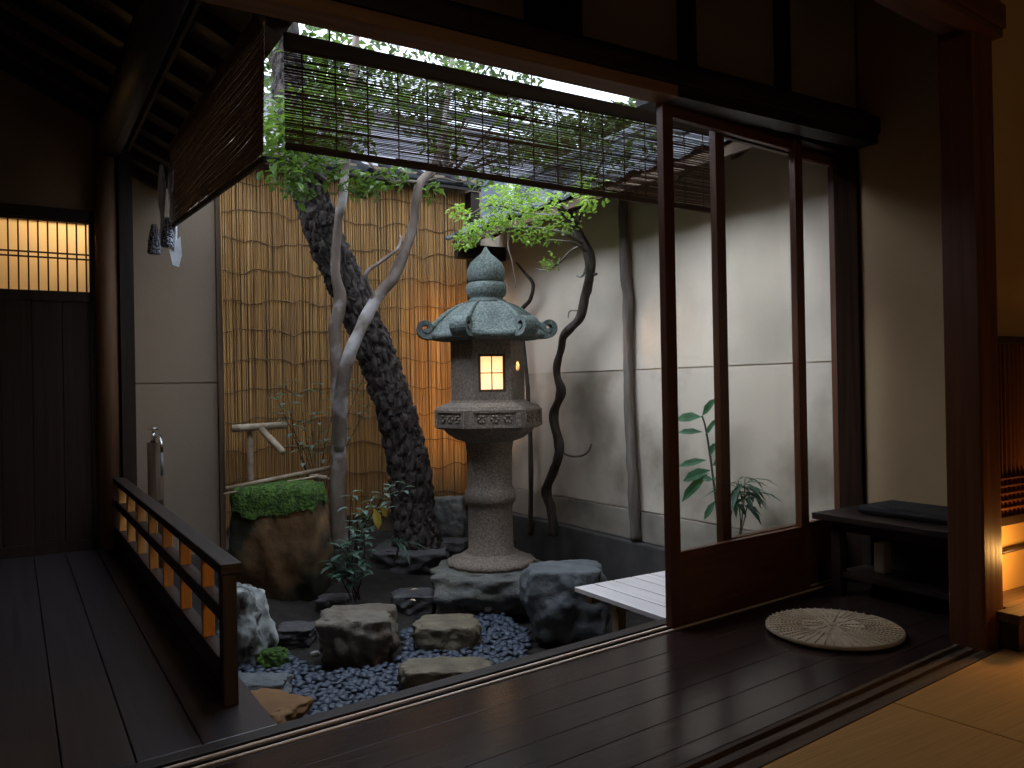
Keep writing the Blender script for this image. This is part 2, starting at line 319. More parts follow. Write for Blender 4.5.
# cap roof of garden wall: battens, rafters, tiles
roof = empty('wall_roof', (2.9,4.0,1.88), 'small tiled roof capping the garden wall above the stone lantern', 'roof')
EX, EZ, RX, RZ = 2.70, 1.865, 3.3, 2.22
mb = MB(); mb.hexa([Vector(p) for p in ((EX,2.35,EZ),(RX,2.35,RZ),(RX,5.1,RZ),(EX,5.1,EZ),(EX,2.35,EZ+.02),(RX,2.35,RZ+.02),(RX,5.1,RZ+.02),(EX,5.1,EZ+.02))]); mb.build('soffit_board', M['oldx'], roof)
y = 2.5
while y < 5.05:
    mb = MB(); mb.bar((EX+.02,y,EZ-.008), (RX-.15,y,RZ-.103), .035, .04); mb.build('rafter', M['oldx'], roof); y += .3
mb = MB(); mb.bar((EX+.0,2.35,EZ+.012), (EX+.0,5.1,EZ+.012), .02, .05); mb.build('fascia', M['oldy'], roof)
mb = MB(); mb.box((2.70,5.05,1.775), (3.095,5.11,1.875)); mb.build('gable_board', M['darkx'], roof)
mb = MB(); dx, dz = (RX-EX), (RZ-EZ); y = 2.36
while y < 5.0:
    for k in range(4):   # courses
        a, b = k/4, (k+1)/4+.03
        z0, z1 = .045+.018, .045
        prof = []
        for j in range(7):
            t = j/6; prof.append((t*.24, .022*math.sin(t*2*PI)+ (.012 if t > .5 else 0)))
        P = []
        for (tt, up) in ((a, z0), (b, z1)):
            for (py, pz) in prof: P.append(Vector((EX-.03+dx*tt, y+py, EZ+dz*tt+up+pz)))
        for (tt, up) in ((a, z0), (b, z1)):
            for (py, pz) in prof: P.append(Vector((EX-.03+dx*tt, y+py, EZ+dz*tt+up+pz-.016)))
        fs = []
        for j in range(6):
            fs += [(j,j+1,8+j,7+j), (14+j,21+j,22+j,15+j), (j,14+j,15+j,j+1)]
        mb.add(P, fs)
    y += .235
mb.build('tiles', M['tile'], roof, smooth=False)
mb = MB()
for k in range(4): mb.bar((EX+dx*.97-.0,2.34,RZ+.04+k*.03), (EX+dx*.97,5.1,RZ+.04+k*.03), .17-.02*k, .026)
mb.tube([(EX+dx*.97,2.34,RZ+.17), (EX+dx*.97,5.1,RZ+.17)], .055, 10); mb.build('ridge', M['tile'], roof)
# back wall
mb = MB(); mb.box((.575,5.58,.918), (3.2,5.66,2.5)); struct('wall_back', mb, M['grey_plaster'], 'grey plaster upper part of the back garden wall', 'wall')
mb = MB(); mb.box((.575,5.577,-.6), (3.2,5.66,.910)); mb.box((.575,5.59,.90), (3.2,5.66,.93)); struct('wall_back_lower', mb, M['grey_plaster'], 'grey plaster lower part of the back garden wall', 'wall')
mb = MB(); mb.box((1.155,5.53,-.2), (1.185,5.57,2.36)); struct('trim_8', mb, M['oldz'], 'thin upright batten at the left edge of the reed screen', 'batten')
bkr = empty('back_wall_roof', (1.9,5.5,2.38), 'dark tiled cap roof running along the top of the back wall above the reed screen', 'roof')
mb = MB(); mb.hexa([Vector(q) for q in ((.7,5.40,2.36),(3.1,5.40,2.36),(3.1,5.75,2.52),(.7,5.75,2.52),(.7,5.40,2.385),(3.1,5.40,2.385),(3.1,5.75,2.545),(.7,5.75,2.545))]); mb.build('eave_board', M['darkx'], bkr)
mb = MB()
for k in range(10): mb.tube([(.75+k*.24,5.39,2.40), (.75+k*.24,5.76,2.57)], .03, 8)
mb.hexa([Vector(q) for q in ((.7,5.39,2.386),(3.1,5.39,2.386),(3.1,5.76,2.546),(.7,5.76,2.546),(.7,5.39,2.40),(3.1,5.39,2.40),(3.1,5.76,2.56),(.7,5.76,2.56))]); mb.build('tiles', M['dark_tile'], bkr)
mb = MB(); mb.box((3.02,5.42,-.3), (3.095,5.51,2.36)); struct('trim_24', mb, M['darkz'], 'added dark strip shading the corner between reed screen and garden wall', 'post')  # dark upright added to darken the back corner
# wall with the lit door window at the corridor's end (y = 5)
mb = MB()
mb.box((-1.2,5.0,1.86), (.40,5.06,3.2))
struct('wall_corridor_end', mb, mat('dim_brown_plaster', (.22,.135,.075), (.27,.17,.10), (3,3,3), .9), 'brown plaster wall above the corridor end door', 'wall')
d = empty('door_1', (.0,5.0,0), 'dark wooden door at the corridor end with a lit paper lattice window', 'door'); d['kind'] = 'structure'
mb = MB(); mb.box((-1.2,5.0,1.80), (.40,4.97,1.86)); mb.box((-1.2,4.985,0), (-.62,5.03,1.8)); mb.build('door_frame', M['darkx'], d)
mb = MB()
for i in range(7): mb.box((-.62+i*.1425+.002,4.99,.02), (-.62+(i+1)*.1425-.002,5.02,1.40))
mb.box((-.62,5.021,.02), (.38,5.03,1.40)); mb.box((-.62,4.98,1.36), (.38,5.03,1.412)); mb.box((-.62,4.98,1.788), (.38,5.03,1.80)); mb.box((-.62,4.98,.0), (.38,5.03,.06)); mb.box((.37,4.98,0), (.40,5.03,1.8))
mb.build('board_panel', M['darkz'], d)
mb = MB(); mb.box((-.62,5.012,1.41), (.375,5.016,1.79)); mb.build('paper_pane', M['paper'], d)
mb = MB(); x = -.60
while x < .37: mb.box((x-.004,4.994,1.41), (x+.004,5.006,1.79)); x += .0455
for z in (1.592, 1.618): mb.box((-.62,4.992,z-.004), (.375,5.004,z+.004))
mb.build('lattice', M['darkz'], d)
mb = MB(); mb.box((-1.2,5.07,-.1), (-1.15,5.57,3.2)); mb.box((.40,5.062,-.1), (.58,5.57,3.2)); mb.box((-1.2,5.57,-.1), (.58,5.62,3.2)); mb.box((-1.2,5.06,2.3), (.4,5.57,2.35))
struct('wall_behind_door', mb, M['room_plaster'], 'plaster walls of the lit space behind the corridor end door', 'wall')
p = MB(); p.tube([(.45,4.97,-.03), (.45,4.97,2.36)], .055, 16); o = p.build('corridor_post', wood('orange_brown_post', (.12,.058,.026), (.20,.10,.048), 'z', .7), smooth=True); tag(o, 'round brown wooden post where the railing ends', 'post', kind='structure')
mb = MB(); mb.box((.515,4.93,-.03), (.585,5.05,2.25)); struct('trim_9', mb, M['darkz'], 'dark square post beside the round corridor post', 'post')
# corridor roof: rafters, boards, eave beam
mb = MB(); z = lambda X: 2.56-.5*X
mb.hexa([Vector(q) for q in ((-1.2,1.6,z(-1.2)+.06),(.88,1.6,z(.88)+.06),(.88,5.6,z(.88)+.06),(-1.2,5.6,z(-1.2)+.06),(-1.2,1.6,z(-1.2)+.09),(.88,1.6,z(.88)+.09),(.88,5.6,z(.88)+.09),(-1.2,5.6,z(-1.2)+.09))])
struct('ceiling', mb, M['oldx'], 'sloping boarded underside of the corridor roof', 'ceiling')
y = 2.35
while y < 5.6:
    mb = MB(); mb.bar((-1.2,y,z(-1.2)+.03), (.86,y,z(.86)+.03), .07, .065); o = mb.build('rafter', M['darkx']); tag(o, 'dark round-edged rafter of the corridor roof', 'rafter', 'corridor roof rafters', 'structure'); y += .29
mb = MB(); mb.box((.56,2.1,2.2), (.575,5.6,2.37)); struct('trim_22', mb, M['old'+'y'], 'brown infill board between the rafter ends', 'board')
mb = MB(); mb.tube([(.47,2.1,2.23), (.47,5.6,2.23)], .075, 14); o = mb.build('trim_10', M['darky'], smooth=True); tag(o, 'dark log beam carrying the corridor rafters', 'beam', kind='structure')
mb = MB(); mb.box((-1.2,-3,-.1), (-1.12,5.1,3.3)); struct('wall_left', mb, M['room_plaster'], 'plaster wall on the left side of the corridor', 'wall')
# lintel and small wall above it
mb = MB(); mb.box((-1.12,2.0,1.862), (3.06,2.10,1.93)); struct('trim_11', mb, M['darkx'], 'heavy red-brown lintel over the veranda opening', 'lintel', bevel=.004)
mb = MB(); mb.box((1.93,2.011,1.823), (3.06,2.10,1.861)); mb.skbox(1.90,3.10,-.06,.05,1.83,1.93); struct('trim_25', mb, M['darkx'], 'head rail above the sliding glass doors with the shaded board end, painted dark', 'head rail')  # box carries on the lower lintel board in dark wood, its shade painted in
mb = MB(); mb.box((-1.12,2.01,1.822), (1.93,2.10,1.861)); struct('trim_23', mb, wood('lit_lintel_board', (.22,.105,.045), (.33,.17,.075), 'x', .6), 'grooved lower board of the lintel, its brown lightened as if lit', 'lintel', bevel=.003)  # lighter wood here has the warm light on the board painted in
mb = MB(); mb.box((-1.12,2.03,1.931), (3.0,2.06,1.955)); struct('trim_12', mb, M['darkx'], 'dark moulding along the face of the lintel', 'moulding', bevel=.002)
mb = MB(); mb.box((-1.12,2.10,1.93), (3.15,2.16,3.2)); struct('wall_over_lintel', mb, M['white_plaster'], 'white plaster strip above the lintel', 'wall')
for i, (x0, x1, yy) in enumerate(((1.37,1.545,2.03), (2.015,2.07,2.06), (.62,.72,2.05), (2.52,2.57,2.06))):
    mb = MB(); mb.box((x0,yy,1.93), (x1,2.10,3.1)); struct('trim_%d' % (13+i), mb, M['darkz'], ('wide dark stud', 'slim dark stud', 'dark stud at the upper edge', 'slim shadowed stud')[i]+' on the white plaster above the lintel', 'stud')
# front eave outside the lintel
mb = MB(); mb.hexa([Vector(q) for q in ((.5,2.15,2.50),(3.2,2.15,2.50),(3.2,2.56,2.24),(.5,2.56,2.24),(.5,2.15,2.53),(3.2,2.15,2.53),(3.2,2.56,2.27),(.5,2.56,2.27))])
struct('ceiling_eave', mb, M['oldy'], 'board underside of the short eave over the garden opening', 'eave')
# columns
mb = MB(); mb.box((3.02,2.10,-.03), (3.10,2.215,3.1)); struct('trim_17', mb, wood('matt_dark_column', (.016,.009,.006), (.036,.018,.011), 'z', .95, .1, .05), 'dark square column where the glass doors meet the wall', 'column', bevel=.006)
mb = MB(); mb.box((2.553,1.36,-.03), (2.665,1.475,3.1)); struct('trim_18', mb, M['redz'], 'tall red-brown square column between veranda and alcove', 'column', bevel=.006)
# room shell
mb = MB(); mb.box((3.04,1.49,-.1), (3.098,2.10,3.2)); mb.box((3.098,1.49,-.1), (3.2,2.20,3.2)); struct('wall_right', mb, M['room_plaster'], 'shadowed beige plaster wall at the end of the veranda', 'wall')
mb = MB(); mb.box((-1.2,-3,2.75), (3.8,2.12,2.8)); struct('ceiling_room', mb, M['ceil'], 'dark boarded ceiling of the room', 'ceiling')
mb = MB(); mb.box((-1.2,-3.05,-.1), (3.8,-3.0,2.8)); struct('wall_rear', mb, M['room_plaster'], 'plaster wall behind the viewer', 'wall')
mb = MB(); mb.box((3.72,-3,-.1), (3.8,1.5,2.8)); struct('wall_room_right', mb, M['room_plaster'], 'plaster side wall of the tatami room', 'wall')
# inner lintel
a = sk(-1.2,-.82,1.90); b = sk(2.6,-.82,1.90)
mb = MB(); mb.skbox(-1.2,2.62,-.86,-.80,1.93,1.955); mb.skbox(-1.2,2.62,-.87,-.72,1.955,2.03); mb.skbox(-1.2,2.62,-.855,-.80,2.03,2.75)
struct('trim_19', mb, M['redx'], 'inner lintel over the tatami room edge', 'lintel', bevel=.003)

# alcove at right of the near column
mb = MB(); mb.box((2.676,1.44,.99), (3.72,1.488,2.75)); struct('wall_alcove', mb, M['amber_plaster'], 'amber lit plaster wall above the lattice panel', 'wall')
mb = MB(); mb.box((2.676,1.468,.12), (3.72,1.488,.45)); struct('wall_alcove_back', mb, M['amber_plaster'], 'amber lit back of the low alcove opening', 'wall')
mb = MB(); mb.box((2.61,1.285,.09), (3.72,1.357,.12)); mb.box((2.676,1.357,.09), (3.72,1.488,.12)); struct('trim_20', mb, M['oldx'], 'wooden sill board of the lit alcove', 'sill', bevel=.003)
mb = MB(); mb.box((2.62,1.295,.005), (3.72,1.35,.089)); struct('trim_21', mb, M['darkx'], 'dark board below the alcove sill', 'kickboard')
lp = empty('lattice_panel', (3.2,1.44,.36), 'dark wooden lattice panel above the lit alcove opening', 'lattice')
mb = MB(); mb.box((2.676,1.425,.965), (3.72,1.467,.99)); mb.box((2.676,1.425,.355), (3.72,1.467,.385)); mb.box((2.676,1.425,.385), (2.692,1.467,.965)); mb.build('frame', M['darkx'], lp, bevel=.002)
mb = MB(); mb.box((2.69,1.462,.385), (3.72,1.468,.965)); mb.build('backing_board', M['oldz'], lp)
mb = MB(); x = 2.715
while x < 3.7: mb.box((x-.004,1.438,.385), (x+.004,1.452,.965)); x += .028
mb.build('upright_bars', M['redz'], lp)
mb = MB()
for zz in (.41,.435,.46,.485,.51): mb.box((2.69,1.43,zz-.003), (3.72,1.442,zz+.003))
mb.build('cross_bars', M['redx'], lp)
mb = MB(); mb.box((2.70,1.469,.386), (3.72,1.487,.964)); struct('wall_alcove_side', mb, M['room_plaster'], 'plaster behind the lattice panel', 'wall')
rb = MB(); rb.tube([(2.676,1.44,.262), (3.72,1.44,.275)], .007, 10); o = rb.build('alcove_rail', M['darkx'], smooth=True); tag(o, 'thin dark rail across the lit alcove opening', 'rail')

# ================================================================== GLASS SLIDING DOORS
def glass_door(name, u0, u1, v, label, mid=None, top=1.835):
    t = empty(name, sk((u0+u1)/2, v, 0), label, 'sliding door', 'glass sliding doors of the veranda'); t['kind'] = 'thing'
    st = .052; th = .03
    for (a, b) in ((u0, u0+st), (u1-st, u1)):
        mb = MB(); mb.skbox(a, b, v-th/2, v+th/2, .006, top); mb.build('stile', M['redz'], t, bevel=.002)
    mb = MB(); mb.skbox(u0+st, u1-st, v-th/2+.003, v+th/2-.003, .225, .262); mb.build('middle_rail', M['redx'], t, bevel=.002)
    mb = MB(); mb.skbox(u0+st, u1-st, v-th/2+.003, v+th/2-.003, top-.05, top); mb.build('top_rail', M['redx'], t, bevel=.002)
    mb = MB(); mb.skbox(u0+st, u1-st, v-.007, v+.007, .05, .226); mb.build('wood_panel', M['redx'], t)
    mb = MB(); mb.skbox(u0+st, u1-st, v-th/2+.003, v+th/2-.003, .006, .05); mb.build('bottom_rail', M['redx'], t)
    mb = MB(); mb.skbox(u0+st, u1-st, v-.0015, v+.0015, .262, top-.05); mb.build('glass_pane', M['glass'], t)
glass_door('glass_sliding_door', 1.930, 2.762, -.032, 'red-brown sliding glass door nearest the tatami, leading stile in the open')
glass_door('glass_sliding_door', 2.262, 3.112, .008, 'red-brown sliding glass door on the garden side, stile seen behind the other glass')

# ================================================================== RAILING
rl = empty('railing', (.49,3.6,0), 'low dark wooden railing with golden balusters along the corridor edge', 'railing')
RXX = .492; RY0, RY1 = 2.285, 4.93
mb = MB(); mb.box((RXX-.028,RY0-.045,.36), (RXX+.028,RY1,.39)); mb.build('top_rail', M['darky'], rl, bevel=.003)
for zz, h in ((.247,.042), (.085,.07)):
    mb = MB(); mb.box((RXX-.02,RY0,zz-h/2), (RXX+.02,RY1,zz+h/2)); mb.build('lower_rail' if zz < .15 else 'middle_rail', M['darky'], rl, bevel=.002)
for yy in (RY0,):
    mb = MB(); mb.box((RXX-.02,yy-.022,0), (RXX+.02,yy+.022,.36)); mb.build('end_post', M['darkz'], rl, bevel=.003)
y = RY0+.27
while y < RY1:
    mb = MB(); mb.box((RXX-.017,y-.014,.062), (RXX+.017,y+.014,.36)); mb.build('baluster', M['baluster'], rl, bevel=.002)
    y += .37
y = RY0+.11
mb = MB(); mb.box((RXX-.017,RY0,.012), (RXX+.017,RY1,.03)); mb.build('bottom_rail', M['darky'], rl)
while y < RY1:
    mb = MB(); mb.box((RXX-.012,y-.02,.03), (RXX+.012,y+.02,.06)); mb.build('foot_block', M['darkz'], rl); y += .47

# ================================================================== REED SCREEN
sc = empty('reed_screen', (2.1,5.53,-.1), 'golden brown reed screen covering the back garden wall', 'fence')
mb = MB(); x = 1.19; rng = random.Random(3)
while x < 3.06:
    r = rng.uniform(.0042,.0072); yy = 5.53+rng.uniform(-.004,.004); zt = 2.36+rng.uniform(-.02,.02)
    mb.tube([(x,yy,-.06+rng.uniform(-.02,.02)), (x+rng.uniform(-.006,.006),yy+rng.uniform(-.003,.003),1.2), (x+rng.uniform(-.006,.006),yy,zt)], r, 6, cap=False)
    x += r*2.12
mb.build('reeds', M['reed'], sc, smooth=True)
for i in range(12):
    zz = .06+i*.2; mb = MB(); ph = rng.uniform(0,6)
    mb.tube([(1.19+1.87*j/40, 5.519, zz+.014*math.sin(j*.55+ph)+.01*math.sin(j*1.3+ph*2)-(.012 if j % 7 == 3 else 0)) for j in range(41)], .0030, 5, cap=False)
    mb.build('tie_rope', M['rope'], sc, smooth=True)

# ================================================================== HANGING BLINDS
def blind(name, A, B, z0f, z1, label, seed, nstr, r0=.0012, r1=.0023, pitch=.0045):
    A, B = Vector(A), Vector(B); t = empty(name, ((A.x+B.x)/2,(A.y+B.y)/2,z1), label, 'blind', 'hanging bamboo blinds')
    d = B-A; rng = random.Random(seed); mb = MB(); L = d.length; nrm = Vector((-d.y, d.x, 0)).normalized()
    z = z1-.02
    zb = max(z0f(0), z0f(1))
    zmin = min(z0f(0), z0f(1))
    while z > zmin+.012:
        pts = []; ph = rng.uniform(0,6)
        for j in range(11):
            u = j/10
            if z < z0f(u)+.012: continue
            pts.append(A + d*u + Vector((0,0,z+.0016*math.sin(ph+u*5)-A.z)) + nrm*.006*math.sin(u*9+z*5))
        if len(pts) > 1: mb.tube(pts, rng.uniform(r0,r1), 5, cap=True)
        z -= pitch
    mb.build('slats', M['sudare'], t, smooth=True)
    mb = MB(); mb.bar(A+Vector((0,0,z1-A.z)), B+Vector((0,0,z1-A.z)), .022, .05); mb.build('top_batten', M['oldx'], t, bevel=.003)
    p, q = A.copy(), B.copy(); p.z = z0f(0); q.z = z0f(1)
    mb = MB(); mb.bar(p, q, .016, .022); mb.build('bottom_batten', M['oldx'], t, bevel=.003)
    mb = MB()
    for k in range(nstr):
        u = (k+.5)/nstr; c = A + d*u
        mb.tube([(c.x-nrm.x*.006,c.y-nrm.y*.006,z0f(u)), (c.x-nrm.x*.006,c.y-nrm.y*.006,z1)], .0026, 5)
    mb.build('strings', M['rope'], t)
    for u in (.08,.5,.92):
        c = A + d*u; mb = MB(); mb.tube([(c.x,c.y,z1), (c.x,c.y,z1+.3)], .003, 5); mb.build('hanging_cord', M['rope'], t)
    return t
blind('bamboo_blind', (.735,2.5,1.95), (2.585,2.5,1.95), lambda u: 1.615-.02*u, 1.945, 'brown split bamboo blind hanging across the top of the garden opening', 5, 17)
blind('bamboo_blind', (.735,2.74,1.95), (.72,4.5,1.95), lambda u: 1.635+.085*u, 2.12, 'dark bamboo blind hanging along the left corridor eave', 6, 15, .0021, .0026, .0047)

# hanging cloth tie at the far end of the left blind
hc = empty('cloth_tie', (.72,4.55,2.05), 'white and navy cloth tie hanging at the far end of the left blind', 'cloth')
for i, (dx_, w, zt, zb) in enumerate(((-.035,.03,2.02,1.60), (.015,.035,2.01,1.58))):
    mb = MB(); P = []; n = 14
    for j in range(n+1):
        t = j/n; zz = zt+(zb-zt)*t; ww = w*(.6+.5*abs(math.sin(t*5+i)))
        for k in range(5):
            s = k/4-.5; P.append((.70+dx_+s*ww, 4.44+.012*math.sin(k*2.2+t*6), zz))
    mb.add(P, [(j*5+k, j*5+k+1, j*5+k+6, j*5+k+5) for j in range(n) for k in range(4)])
    o = mb.build('cloth_strip', M['white_cloth'], hc, smooth=True); sm = o.modifiers.new('thick', 'SOLIDIFY'); sm.thickness = .003
for (dx_, zt) in ((-.075,1.70), (-.01,1.74)):
    mb = MB(); mb.lathe([(.012,.14),(.022,.10),(.03,.05),(.034,.0),(.03,-.01)], 10, (.70+dx_,4.44,zt-.13)); mb.build('checked_tassel', M['navy_cloth'], hc)
mb = MB(); mb.add([(.69,4.435,1.60),(.75,4.435,1.66),(.755,4.435,1.56),(.70,4.435,1.56),(.71,4.435,1.51),(.74,4.437,1.50)], [(0,3,2,1),(3,4,5,2)])
o = mb.build('white_tail', M['white_cloth'], hc); sm = o.modifiers.new('thick', 'SOLIDIFY'); sm.thickness = .003

# ================================================================== STONE LANTERN
LX, LY = 2.435, 4.2; LB = -.215
ln = empty('stone_lantern', (LX,LY,LB), 'tall carved stone lantern with a curled roof and a glowing paper window', 'stone lantern')
S = .00602   # metres per photo pixel at the lantern
def LZ(py): return atY(489, py, LY).z
O = (LX, LY, 0)
ROT = -YAW + math.radians(0) - PI/2   # direction from the lantern to the viewer is -y rotated by the view angle
VA = math.atan2(-LY, -LX) + math.radians(7)             # a flat face looks along this angle
# base disc with petals
mb = MB(); zb = LB
def petal(a, i): return 1 + (.07*abs(math.sin(a*8)) - .03 if 0 < i < 5 else 0)
mb.lathe([(.23,zb),(.255,zb+.006),(.262,zb+.022),(.25,zb+.038),(.205,zb+.05),(.185,zb+.058),(.17,zb+.075)], 108, O, petal); mb.build('base', M['granite'], ln, smooth=True)
# shaft
mb = MB(); z = LZ
mb.lathe([(.155,zb+.075),(.158,z(556)),(.150,z(551)),(.136,z(547)),(.134,z(530)),(.133,z(506)),(.140,z(503)),(.152,z(501)),(.156,z(496)),(.152,z(491)),(.140,z(488)),(.133,z(485)),(.134,z(470)),(.138,z(450)),(.146,z(441)),(.150,z(436))], 40, O)
mb.build('shaft', M['granite'], ln, smooth=True)
def hexring(R, zz, a0=VA+PI/6): return [Vector((LX+R*math.cos(a0+k*PI/3), LY+R*math.sin(a0+k*PI/3), zz)) for k in range(6)]
def hexstack(mb, prof):
    n = len(mb.v); rings = [hexring(R, zz) for R, zz in prof]; vs = [p for r in rings for p in r]; fs = []
    for i in range(len(prof)-1):
        for k in range(6): fs.append((i*6+k, i*6+(k+1) % 6, (i+1)*6+(k+1) % 6, (i+1)*6+k))
    fs.append(tuple(reversed(range(6)))); fs.append(tuple((len(prof)-1)*6+k for k in range(6))); mb.add(vs, fs)
# middle platform: lotus bowl and carved hexagonal slab
mb = MB(); mb.lathe([(.150,z(441)),(.20,z(438)),(.245,z(433)),(.272,z(428)),(.275,z(425))], 96, O, lambda a, i: 1+.02*abs(math.sin(a*8))*(i > 0)); mb.build('lotus_bowl', M['granite'], ln, smooth=True)
mb = MB(); hexstack(mb, [(.30,z(428)),(.322,z(426)),(.322,z(409)),(.31,z(406)),(.24,z(402)),(.235,z(400))]); pf = mb.build('platform', M['granite'], ln, bevel=.004)
mb = MB()
for k in range(6):
    a = VA + k*PI/3; nv = Vector((math.cos(a), math.sin(a), 0)); tv = Vector((-math.sin(a), math.cos(a), 0)); c = Vector((LX,LY,0)) + nv*(.322*math.cos(PI/6)); zc = (z(426)+z(409))/2; hh = (z(409)-z(426))/2
    for s in (-1,1):
        mb.bar(c+tv*s*.135+Vector((0,0,zc-hh)), c+tv*s*.135+Vector((0,0,zc+hh)), .03, .02, up=nv)
        mb.bar(c-tv*.135+Vector((0,0,zc+s*hh*.86)), c+tv*.135+Vector((0,0,zc+s*hh*.86)), .02, .014)
    for q in (-.075,0,.075):
        for m_ in range(6):
            b = c + tv*(q+.018*math.cos(m_*PI/3)) + Vector((0,0,zc+.018*math.sin(m_*PI/3))); mb.tube([b-nv*.004, b+nv*.005, b+nv*.010], [.010,.009,.003], 6)
mb.build('carved_panels', M['granite'], pf)
# fire box: six slabs with openings
FR = .222; fz0, fz1 = z(402), z(339); ap = FR*math.cos(PI/6); half = FR/2
mb = MB(); NN = 32
def plate(mb, k, hole):
    a = VA + k*PI/3; nv = Vector((math.cos(a), math.sin(a), 0)); tv = Vector((-math.sin(a), math.cos(a), 0)); th = .04
    outer = []; inner = []
    zc = (fz0+fz1)/2; hz = (fz1-fz0)/2
    for j in range(NN):
        t = j/NN*2*PI - 3*PI/4
        c_, s_ = math.cos(t), math.sin(t); q = 1/max(abs(c_), abs(s_))
        outer.append((c_*q*half, zc + s_*q*hz))
        if hole == 'sq': inner.append((c_*q*.079 + wx, wz + s_*q*.110))
        elif hole == 'round': inner.append((c_*.03, zc + .02 + s_*.03))
        else: inner.append((c_*.0005, zc + s_*.0005))
    def P(l, off, sh=1): return [Vector((LX,LY,0)) + nv*(ap-off) + tv*(u*sh) + Vector((0,0,w)) for (u, w) in l]
    A = P(outer,0); B = P(inner,0); C = P(outer,th,(ap-th)/ap); D = P(inner,th); fs = []
    for j in range(NN):
        j2 = (j+1) % NN
        fs += [(j,j2,NN+j2,NN+j), (2*NN+j,3*NN+j,3*NN+j2,2*NN+j2), (NN+j,NN+j2,3*NN+j2,3*NN+j)]
    mb.add(A+B+C+D, fs)
wx = 0.0; wz = (z(356)+z(391))/2
for k in range(6): plate(mb, k, 'sq' if k in (0,3) else 'round' if k == 1 else 'none')
hexstack(mb, [(.232,fz1-.012),(.232,fz1+.012)]); hexstack(mb, [(.23,fz0-.01),(.23,fz0+.008)])
fb = mb.build('fire_box', M['granite'], ln)
for k in (0,3):
    a = VA + k*PI/3; nv = Vector((math.cos(a), math.sin(a), 0)); tv = Vector((-math.sin(a), math.cos(a), 0)); c = Vector((LX,LY,wz)) + nv*(ap-.022)
    if k == 0: mb = MB(); mb.add([c-tv*.079-Vector((0,0,.11)), c+tv*.079-Vector((0,0,.11)), c+tv*.079+Vector((0,0,.11)), c-tv*.079+Vector((0,0,.11))], [(0,1,2,3)]); mb.build('paper_window', M['lantern_paper'], fb)
    c2 = c + nv*.012; mb = MB()
    for s in (-1,1):
        mb.bar(c2+tv*s*.072-Vector((0,0,.11)), c2+tv*s*.072+Vector((0,0,.11)), .014, .014, up=nv)
        mb.bar(c2-tv*.079+Vector((0,0,s*.103)), c2+tv*.079+Vector((0,0,s*.103)), .014, .014)
    mb.bar(c2-Vector((0,0,.11)), c2+Vector((0,0,.11)), .006, .006, up=nv); mb.bar(c2-tv*.079, c2+tv*.079, .006, .006)
    mb.build('window_frame', M['oldz'], fb)
a = VA + PI/3; nv = Vector((math.cos(a), math.sin(a), 0)); c = Vector((LX,LY,(fz0+fz1)/2+.02)) + nv*(ap-.03); mb = MB(); mb.add([c+tv*.0298*math.cos(q*PI/10)+Vector((0,0,.0298*math.sin(q*PI/10))) for q in range(20)], [tuple(range(20))]); mb.build('round_paper_window', M['lantern_paper'], fb)
# roof with curved faces
mb = MB(); NA, NR = 96, 16; zt, zr = z(303), z(334)
def hexf(a):
    b = (a - VA) % (PI/3); b = b if b < PI/3 else b
    b = min(b, PI/3-b) if False else ((a-VA+PI/6) % (PI/3)) - PI/6
    return math.cos(PI/6)/math.cos(b), abs(b)/(PI/6)
RR = .365
vs = []; fs = []
for i in range(NR+1):
    t = i/NR
    for k in range(NA):
        a = 2*PI*k/NA; h, cn = hexf(a)
        hf = (1-t)*(1-t) + (1-(1-t)**2)*h     # round at the top, hexagonal below
        r = (.10 + (RR-.10)*t)*hf
        drop = (zt-zr)*min(1, (t/.90)**1.75)
        zz = zt - drop + .03*(cn**4)*t**3 + .012*max(0, cn-.86)/.14*t
        vs.append((LX+r*math.cos(a), LY+r*math.sin(a), zz))
for i in range(NR):
    for k in range(NA): fs.append((i*NA+k, (i+1)*NA+k, (i+1)*NA+(k+1) % NA, i*NA+(k+1) % NA))
n0 = (NR+1)*NA
for (tt, dz) in ((1.0,-.035), (.6,-.045)):
    for k in range(NA):
        a = 2*PI*k/NA; h, cn = hexf(a); r = RR*tt*h; vs.append((LX+r*math.cos(a), LY+r*math.sin(a), zr + dz + (.03*cn**4 if tt == 1 else 0)))
for k in range(NA):
    k2 = (k+1) % NA
    fs += [(NR*NA+k, n0+k, n0+k2, NR*NA+k2), (n0+k, n0+NA+k, n0+NA+k2, n0+k2)]
fs.append(tuple(n0+NA+k for k in reversed(range(NA)))); fs.append(tuple(range(NA)))
mb.add(vs, fs); rf = mb.build('roof', M['skylit_lichen'], ln, smooth=True)
